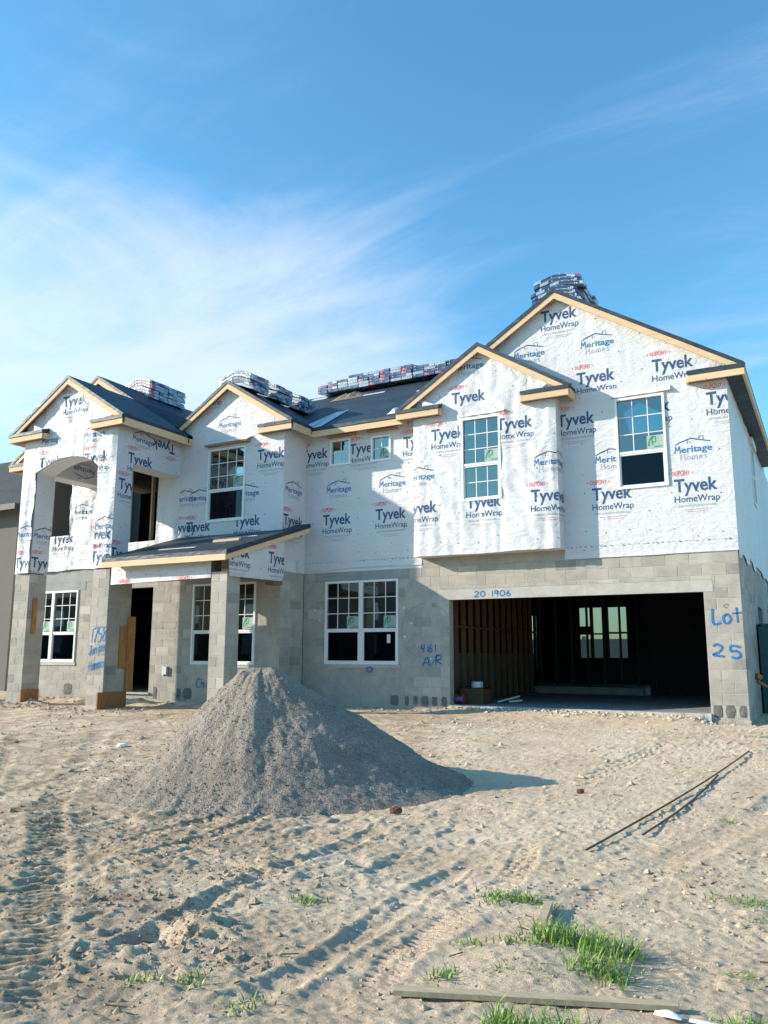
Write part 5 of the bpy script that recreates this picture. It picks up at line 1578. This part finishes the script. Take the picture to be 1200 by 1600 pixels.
# ------------------------------------------------------------------ clods, twigs and litter on the sand
def scatter_clods():
    rs = np.random.RandomState(8)
    mb = MB()
    n = 9000
    # denser towards the camera, where they show
    y = -12.8 + 11.0 * rs.rand(n) ** 1.4
    x = -12 + 14.0 * rs.rand(n)
    keep = (vnoise(x * .9, y * .9, 3) > .42) | (rs.rand(n) < .2)
    inside = (np.hypot(x + 3.92, y + 7.92) < 1.95)
    x, y = x[keep & ~inside], y[keep & ~inside]
    z = ground_z(x, y)
    for a, b, c in zip(x, y, z):
        d = math.hypot(a - CAM.x, b - CAM.y)
        s = rs.uniform(.004, .015) * (1 + (rs.rand() < .05) * 1.6) * min(1.6, .6 + d / 9)
        t = rs.uniform(0, 6.28); co, si = math.cos(t), math.sin(t)
        P = [(1, 0, .1), (.3, .8, 0), (-.8, .5, .1), (-.6, -.7, 0), (.5, -.8, .1), (.1, 0, .75)]
        P = [(px * rs.uniform(.7, 1.2), py * rs.uniform(.7, 1.2), pz) for px, py, pz in P]
        mb.add([(a + s * (px * co - py * si), b + s * (px * si + py * co), c + s * pz) for px, py, pz in P], [(0, 1, 5), (1, 2, 5), (2, 3, 5), (3, 4, 5), (4, 0, 5)])
    # crumbs and broken lumps against the walls
    for k in range(2600):
        w_ = rs.rand()
        if w_ < .45: a, b = rs.uniform(-9, .3), -.08 - abs(rs.normal()) * .30
        elif w_ < .75: a, b = rs.uniform(-17, -9.2), -.95 - abs(rs.normal()) * .45
        else: a, b = (-15.3, -14.4, -12.9, -11.7, -8.6)[rs.randint(5)] + rs.normal() * .4, -3.0 + rs.normal() * .3
        if (-15.1 < a < -14.55 or -12.58 < a < -12.02) and b > -2.95: continue
        s = rs.uniform(.008, .035) if rs.rand() < .85 else rs.uniform(.035, .075)
        t = rs.uniform(0, 6.28); co, si = math.cos(t), math.sin(t); c = gz(a, b)
        P = [(1, 0, .1), (.3, .8, 0), (-.8, .5, .1), (-.6, -.7, 0), (.5, -.8, .1), (.1, 0, .75)]
        P = [(px * rs.uniform(.7, 1.2), py * rs.uniform(.7, 1.2), pz * rs.uniform(.6, 1.1)) for px, py, pz in P]
        mb.add([(a + s * (px * co - py * si), b + s * (px * si + py * co), c + s * pz) for px, py, pz in P], [(0, 1, 5), (1, 2, 5), (2, 3, 5), (3, 4, 5), (4, 0, 5)])
    dk = MB()
    def lump(a, b, s, m_):
        t = rs.uniform(0, 6.28); co, si = math.cos(t), math.sin(t); c = gz(a, b)
        P = [(1, 0, .1), (.3, .8, 0), (-.8, .5, .1), (-.6, -.7, 0), (.5, -.8, .1), (.1, 0, .8)]
        P = [(px * rs.uniform(.6, 1.2), py * rs.uniform(.6, 1.2), pz * rs.uniform(.5, 1.1)) for px, py, pz in P]
        m_.add([(a + s * (px * co - py * si), b + s * (px * si + py * co), c + s * pz) for px, py, pz in P], [(0, 1, 5), (1, 2, 5), (2, 3, 5), (3, 4, 5), (4, 0, 5)])
    for cx_c, cy_c, r_, n_ in ((-1.85, -11.68, .20, 340), (-1.35, -11.85, .16, 120), (-2.2, -10.6, .30, 200), (-3.1, -10.2, .35, 220), (-2.6, -11.3, .30, 200), (-4.4, -9.9, .45, 240), (-2.0, -12.3, .25, 160), (-.35, -10.15, .2, 90), (.5, -9.3, .25, 90)):
        for k in range(n_):
            a, b = cx_c + rs.normal() * r_, cy_c + rs.normal() * r_ * .7
            lump(a, b, rs.uniform(.004, .014) if rs.rand() < .8 else rs.uniform(.014, .030), dk)
    for k in range(5200):
        a = -7 + 9.0 * rs.rand(); b = -12.7 + 9.5 * rs.rand() ** 1.3
        if math.hypot(a + 3.92, b + 7.92) < 1.9 or float(vnoise(a * 1.3, b * 1.3, 14)) < .45: continue
        lump(a, b, rs.uniform(.003, .010), dk)
    M_soil = mat("turned_soil", rough=0.97, spec=0.05, build=conc((0.25, 0.175, 0.115), (0.42, 0.32, 0.225), 14.0))
    o = dk.build("soil_crumbs", M_soil); tag(o, "dark brown crumbs of turned soil between the ruts and round the dug hole", "soil", kind="stuff")
    o = mb.build("dirt_clods", M_sand); tag(o, "crumbs and clods of sandy soil scattered over the yard", "soil", kind="stuff")
    mb = MB()
    for k in range(300):
        a, b = rs.uniform(-11, 2), rs.uniform(-12.6, -.6)
        if math.hypot(a + 3.92, b + 7.92) < 2.0: continue
        t = rs.uniform(-.5, .9); l = rs.uniform(.02, .09)
        p, q = (a, b), (a + l * math.cos(t), b + l * math.sin(t))
        mb.beam((p[0], p[1], gz(*p) + .008), (q[0], q[1], gz(*q) + .012), rs.uniform(.003, .008), .005)
    M_twig = mat("dead_root", (0.11, 0.075, 0.05), 0.9, 0.1)
    o = mb.build("twigs", M_twig); tag(o, "dark broken twigs and roots strewn over the sand", "twigs", kind="stuff")
scatter_clods()

def grass_patch(cx, cy, rx, ry, n, hmin, hmax, label, seed, lean=.5, flat=0.0):
    rs = np.random.RandomState(seed)
    mb = MB()
    # blades grow from a few crowns, not evenly
    crowns = [(cx + rx * rs.normal() * .55, cy + ry * rs.normal() * .55) for _ in range(max(2, n // 26))]
    for k in range(n):
        c = crowns[rs.randint(len(crowns))]
        x, y = c[0] + rs.normal() * .045, c[1] + rs.normal() * .040
        h = rs.uniform(hmin, hmax) * (.55 if n < 200 else .9); a = rs.uniform(0, 6.28); l = rs.uniform(.25, lean + .65) * h + flat * h
        w = rs.uniform(.0025, .0052); z = gz(x, y) - .005
        dx, dy = math.cos(a), math.sin(a); px, py = -dy, dx
        V = []
        m_ = 4
        for i in range(m_ + 1):
            t = i / m_
            r = l * t ** 1.8; zz = h * (1 - flat * .6) * (t - .32 * t * t * (l / h))
            ww = w * (1 - t) ** .7 if i < m_ else .0002
            V += [(x + dx * r + px * ww, y + dy * r + py * ww, z + zz), (x + dx * r - px * ww, y + dy * r - py * ww, z + zz)]
        mb.add(V, [(2 * i, 2 * i + 1, 2 * i + 3, 2 * i + 2) for i in range(m_)])
    o = mb.build("grass_tuft", M_grass)
    tag(o, label, "grass", kind="stuff")
grass_patch(.02, -10.85, .26, .12, 560, .05, .16, "largest bright green grass tuft, above the right end of the long board", 1)
grass_patch(.30, -11.15, .15, .20, 280, .05, .16, "grass trailing down the right side of the largest tuft", 2, .7)
grass_patch(.20, -11.95, .20, .10, 520, .06, .17, "thick grass tuft in front of the long board at the bottom edge", 3)
grass_patch(-.56, -10.35, .13, .08, 150, .04, .13, "small grass tuft above left of the short stake", 4)
grass_patch(-.42, -10.30, .13, .06, 160, .04, .13, "small grass tuft left of the short stake, right one of two", 5)
grass_patch(-.42, -11.15, .08, .08, 60, .04, .12, "sparse grass left of the stake, halfway to the long board", 6)
grass_patch(-.18, -11.05, .12, .06, 90, .03, .10, "low grass just left of the largest tuft", 7, .8)
grass_patch(.02, -11.42, .14, .04, 70, .03, .09, "thin straggling grass on the little mound", 8, 1.0, .5)
grass_patch(-1.52, -10.88, .10, .06, 120, .03, .10, "small grass tuft alone between the ruts", 9)
grass_patch(.72, -9.75, .16, .09, 130, .03, .12, "grass tuft spreading by the right edge of the picture", 10, 1.0, .3)
grass_patch(.92, -9.95, .14, .08, 90, .03, .10, "grass tuft at the right edge, lower of two", 11, 1.0, .3)
grass_patch(.42, -7.72, .10, .05, 60, .03, .09, "faint grass tuft near the black strips", 12, .8)
grass_patch(.88, -10.9, .09, .04, 50, .03, .12, "flat grass tuft at the right edge above the bottom corner", 13, 1.0, .6)
grass_patch(.95, -11.50, .08, .12, 140, .05, .14, "grass tuft in the bottom right corner", 14, .7)
grass_patch(-1.55, -12.28, .10, .08, 60, .03, .11, "thin grass in the bottom left of the picture, left one", 15)
grass_patch(-1.32, -12.15, .08, .08, 60, .03, .13, "thin grass in the bottom left of the picture, tall wisps", 16)
grass_patch(-.98, -12.25, .06, .07, 50, .03, .13, "thin grass wisps at the bottom edge left of the long board", 17)
grass_patch(-.38, -11.62, .10, .06, 60, .04, .12, "grass wisps behind the left half of the long board", 18)
grass_patch(.30, .35, .06, .2, 40, .15, .45, "tall weed stems at the foot of the garage corner", 19, .6)

def ground_board(p, q, w, h, m, name, label, cat, lift=.02, n=14, bend=0.0):
    """a long thin piece lying on the ground, following it a little"""
    P, Q = np.array(p), np.array(q)
    d = (Q - P) / np.linalg.norm(Q - P); s = np.array([-d[1], d[0]])
    V, F = [], []
    zz = [gz(*(P + (Q - P) * i / n)) for i in range(n + 1)]
    z0, z1 = max(zz[0], zz[1]), max(zz[-1], zz[-2])
    base = max(0, max(z - (z0 + (z1 - z0) * i / n) for i, z in enumerate(zz))) * .35
    for i in range(n + 1):
        t = i / n
        c = P + (Q - P) * t + s * bend * math.sin(math.pi * t)
        z = z0 + (z1 - z0) * t + base + lift
        for a, b in ((-1, -1), (1, -1), (1, 1), (-1, 1)):
            V.append((c[0] + s[0] * a * w / 2, c[1] + s[1] * a * w / 2, z + b * h / 2))
    for i in range(n):
        for j in range(4): F.append((i * 4 + j, i * 4 + (j + 1) % 4, i * 4 + 4 + (j + 1) % 4, i * 4 + 4 + j))
    F += [(3, 2, 1, 0), (n * 4, n * 4 + 1, n * 4 + 2, n * 4 + 3)]
    o = obj(name, V, F, m); tag(o, label, cat); return o
M_blackstrip = mat("black_plastic", (0.02, 0.02, 0.022), 0.5, 0.4)
ground_board((-.36, -9.10), (.32, -4.1), .017, .008, M_blackstrip, "black_strip", "long thin black strip lying on the sand at the right, upper and longer of two", "plastic strip", .010, 24, -.05)
ground_board((-.08, -8.50), (.15, -5.75), .017, .008, M_blackstrip, "black_strip", "shorter thin black strip on the sand just below the longer one", "plastic strip", .012, 18, -.05)
ground_board((-.47, -11.86), (.64, -11.42), .060, .022, M_oldwood, "long_board", "long weathered board lying among grass at the bottom edge", "board", .018, 10)
ground_board((-.245, -10.36), (-.175, -10.70), .045, .035, M_oldwood, "short_stake", "short weathered stake lying at the left end of the largest grass tuft", "stake", .03, 4)
M_paper = mat("white_paper", (0.78, 0.79, 0.82), 0.7, 0.3, b_wrapback)
o = obj("paper_scrap", *crumple(.62, -11.53, .11, .05, .015, lambda x, y: gz(.62, -11.53) + .005, 4), M_paper); tag(o, "small white scrap at the right end of the long board, left one of two", "litter")
o = obj("paper_scrap", *crumple(.76, -11.52, .12, .04, .012, lambda x, y: gz(.76, -11.52) + .004, 9), M_paper); tag(o, "small greyish scrap farther right of the long board's end", "litter")
def lathe(cx, cy, z, prof, n, m, name):
    V, F = [], []
    for r, h in prof: V += [(cx + r * math.cos(2 * math.pi * i / n), cy + r * math.sin(2 * math.pi * i / n), z + h) for i in range(n)]
    for k in range(len(prof) - 1):
        for i in range(n): F.append((k * n + i, k * n + (i + 1) % n, (k + 1) * n + (i + 1) % n, (k + 1) * n + i))
    F.append(tuple(range((len(prof) - 1) * n, len(prof) * n)))
    F.append(tuple(range(n - 1, -1, -1)))
    return obj(name, V, F, m, smooth=False)
o = lathe(-7.65, -6.55, gz(-7.65, -6.55), [(.065, 0), (.07, .01), (.068, .035), (.05, .042)], 16, M_paper, "white_lid")
tag(o, "small white round lid lying on the sand left of the gravel heap", "litter")
M_brick = mat("broken_brick", (0.16, 0.08, 0.055), 0.95, 0.1)
for k, (x, y, s, lb) in enumerate(((-2.22, -8.55, .05, "dark reddish stone standing at the right foot of the gravel heap"), (-.95, -7.1, .035, "small rusty lump on the sand right of the gravel heap"))):
    V, F = patch(x, 0, s * 1.6, s * 1.2, y)
    V = [(a, b * 1.0 + (a - x) * .3, gz(x, y) + .02 + c) for a, b, c in V]
    mb = MB().add(V, F).add([(a, b + s, c) for a, b, c in V], [f[::-1] for f in F])
    o = mb.build("stone", M_brick); tag(o, lb, "stone")
o = ground_board((.05, -2.6), (.75, -2.25), .10, .07, M_oldwood, "root_chunk", "rough dead root on the sand near the garage corner", "root", -.03, 8, .05)

# things in the garage
M_card = mat("cardboard", rough=0.9, spec=0.1, build=wood((0.10, 0.06, 0.035), (0.14, 0.09, 0.055), (1, 1, 1), 5, knots=False))
cb = empty("cardboard_box", (-5.25, .75, 0), "brown cardboard box standing inside the garage by the left studs", "box")
def cpart(name, mb, m, root):
    o = mb.build(name, m); o.parent = root; o.matrix_parent_inverse = Matrix.Translation(-Vector(root["wl"])); return o
cpart("box_side", MB().box(-5.50, -4.98, .50, .508, 0, .29).box(-5.50, -4.98, .992, 1.0, 0, .29).box(-5.50, -5.492, .508, .992, 0, .29).box(-4.988, -4.98, .508, .992, 0, .29).box(-5.49, -4.99, .51, .99, 0, .01), M_card, cb)
cpart("flap", MB().add([(-5.5, .5, .29), (-4.98, .5, .29), (-5.0, .68, .32), (-5.48, .68, .32)], [(0, 1, 2, 3)]).add([(-5.5, 1.0, .29), (-4.98, 1.0, .29), (-5.0, .84, .33), (-5.48, .84, .33)], [(0, 3, 2, 1)]), M_card, cb)
cpart("hand_hole", MB().box(-5.12, -5.03, .496, .499, .18, .20), M_dark, cb)
o = lathe(-5.22, .78, .31, [(.10, 0), (.12, .005), (.12, .12), (.105, .125)], 20, M_flash, "metal_tin"); tag(o, "round silvery tin on top of the cardboard box", "tin")
M_redp = mat("red_plastic", (0.35, 0.04, 0.04), 0.4, 0.5); M_bluep = mat("blue_plastic", (0.03, 0.12, 0.3), 0.4, 0.5)
sp = empty("cord_spool", (-5.38, .25, 0), "small red and blue spool of cord against the left jamb of the garage", "spool")
def disc_x(x0, x1, cy, cz, r, n=18):
    pts = [(cy + r * math.cos(2 * math.pi * i / n), cz + r * math.sin(2 * math.pi * i / n)) for i in range(n)]
    return MB().prism_x(pts, x0, x1)
cpart("flange", disc_x(-5.46, -5.44, .25, .10, .10), M_redp, sp)
cpart("flange", disc_x(-5.31, -5.29, .25, .10, .10), M_redp, sp)
cpart("wound_cord", disc_x(-5.44, -5.31, .25, .10, .06), M_bluep, sp)
o = MB().beam((-4.90, 1.1, .02), (-4.60, 1.6, .12), .03, .03).build("white_trim_piece", M_vinyl); tag(o, "short white trim length leaning on the garage floor beside the box", "trim")
o = MB().beam((-4.70, 1.25, .02), (-4.52, 1.5, .04), .05, .03).build("trim_offcut", M_vinylfence); tag(o, "pale offcut on the garage floor right of the white trim", "trim")

# ------------------------------------------------------------------ fence behind, neighbours, cabinet
fn = empty("vinyl_fence", (-6.5, 16, -.2), "white vinyl privacy fence seen through the rear windows", "fence")
for k in range(8):
    x = -10.8 + k * 1.85
    cpart("post", MB().box(x, x + .13, 15.93, 16.06, -.2, 1.68), M_vinylfence, fn)
    cpart("rail", MB().box(x + .13, x + 1.85, 15.97, 16.02, 1.46, 1.58).box(x + .13, x + 1.85, 15.97, 16.02, -.1, .05), M_vinylfence, fn)
    for j in range(9):
        cpart("fence_board", MB().box(x + .135 + j * .191, x + .135 + j * .191 + .186, 15.985, 16.005, .05, 1.46), M_vinylfence, fn)

def b_stucco(c):
    def f(nt, b):
        g = G(nt); p = g.pos()
        g.l.new(g.ramp(g.noise(p, .6, 5), [(0.3, tuple(v * .9 for v in c)), (0.7, c)]), b.inputs["Base Color"])
        g.bump(g.noise(p, 60, 4), .4, .01, b)
    return f
M_stucco = mat("taupe_stucco", rough=0.9, spec=0.15, build=b_stucco((0.155, 0.148, 0.14)))
def b_shingle(nt, b):
    g = G(nt)
    br = g.node("ShaderNodeTexBrick"); g.l.new(g.coord((1, 1, 1), rot=(math.radians(90), 0, math.radians(90))), br.inputs[0])
    br.inputs["Scale"].default_value = 3.2; br.inputs["Color1"].default_value = (.05, .055, .06, 1); br.inputs["Color2"].default_value = (.085, .088, .09, 1); br.inputs["Mortar"].default_value = (.03, .03, .035, 1)
    g.l.new(br.outputs[0], b.inputs["Base Color"])
M_shingle = mat("grey_shingles", rough=0.9, spec=0.15, build=b_shingle)
M_trimdark = mat("bronze_trim", (0.05, 0.055, 0.06), 0.6)
def neighbour(x0, x1, y0, y1, h, label, rise=2.6, gable=False):
    nb = empty("neighbour_house", ((x0 + x1) / 2, (y0 + y1) / 2, -.2), label, "house")
    cpart("wall", MB().box(x0, x1, y0, y1, -.25, h), M_stucco, nb)
    o_ = .45
    cxm, cym = (x0 + x1) / 2, (y0 + y1) / 2
    hw = min(x1 - x0, y1 - y0) / 2 + o_
    A = [(x0 - o_, y0 - o_, h), (x1 + o_, y0 - o_, h), (x1 + o_, y1 + o_, h), (x0 - o_, y1 + o_, h)]
    if gable: R1, R2 = (x0 - o_, cym, h + rise), (x1 + o_, cym, h + rise)
    elif x1 - x0 < y1 - y0: R1, R2 = (cxm, y0 - o_ + hw, h + rise), (cxm, y1 + o_ - hw, h + rise)
    else: R1, R2 = (x0 - o_ + hw, cym, h + rise), (x1 + o_ - hw, cym, h + rise)
    V = A + [R1, R2]
    if gable: F = [(0, 1, 5, 4), (1, 2, 5), (2, 3, 4, 5), (3, 0, 4), (3, 2, 1, 0)]
    elif x1 - x0 < y1 - y0: F = [(0, 1, 4), (1, 2, 5, 4), (2, 3, 5), (3, 0, 4, 5), (3, 2, 1, 0)]
    else: F = [(0, 1, 5, 4), (1, 2, 5), (2, 3, 4, 5), (3, 0, 4), (3, 2, 1, 0)]
    cpart("roof", MB().add(V, F), M_shingle, nb)
    cpart("gutter", MB().box(x0 - o_ - .05, x1 + o_ + .05, y0 - o_ - .09, y0 - o_ + .02, h - .16, h + .02).box(x1 + o_ - .02, x1 + o_ + .09, y0 - o_ + .02, y1 + o_, h - .16, h + .02), M_trimdark, nb)
    return nb
nb = neighbour(-36, -21.0, 1.5, 16, 5.55, "dark taupe stucco house with grey roof left of the unfinished house", 4.2, True)
nb2 = neighbour(-33, -16, -52, -40, 5.6, "taupe house across the street behind the viewer, left one", 3.0)
nb3 = neighbour(-54, -37, -52, -40, 5.6, "taupe house across the street behind the viewer, right one", 3.0)
nb4 = neighbour(-82, -60, -52, -40, 6.2, "taupe house across the street behind the viewer, farthest left", 3.2)
for b_, xs in ((nb4, (-78, -70, -64)), (nb2, (-31, -26, -20)), (nb3, (-52, -46, -41))):
    for x in xs:
        cpart("window", MB().box(x, x + 1.6, -39.99, -39.93, 1.0, 2.5).box(x, x + 1.6, -39.99, -39.93, 3.6, 5.0), M_vinyl, b_)

M_teal = mat("dark_teal_panel", (0.012, 0.075, 0.085), 0.5, 0.4, b_wrapback)
ut = empty("teal_cabinet", (.75, 3.2, -.2), "dark teal panelled cabinet standing beyond the garage corner at the right edge", "cabinet")
cpart("cabinet_body", MB().box(.05, 1.4, 2.6, 3.9, -.2, 1.54), M_teal, ut)
cpart("corner_post", MB().box(.035, .09, 2.57, 2.62, -.2, 1.58), M_teal, ut)
cpart("lid", MB().box(.03, 1.42, 2.57, 3.93, 1.545, 1.60), M_teal, ut)
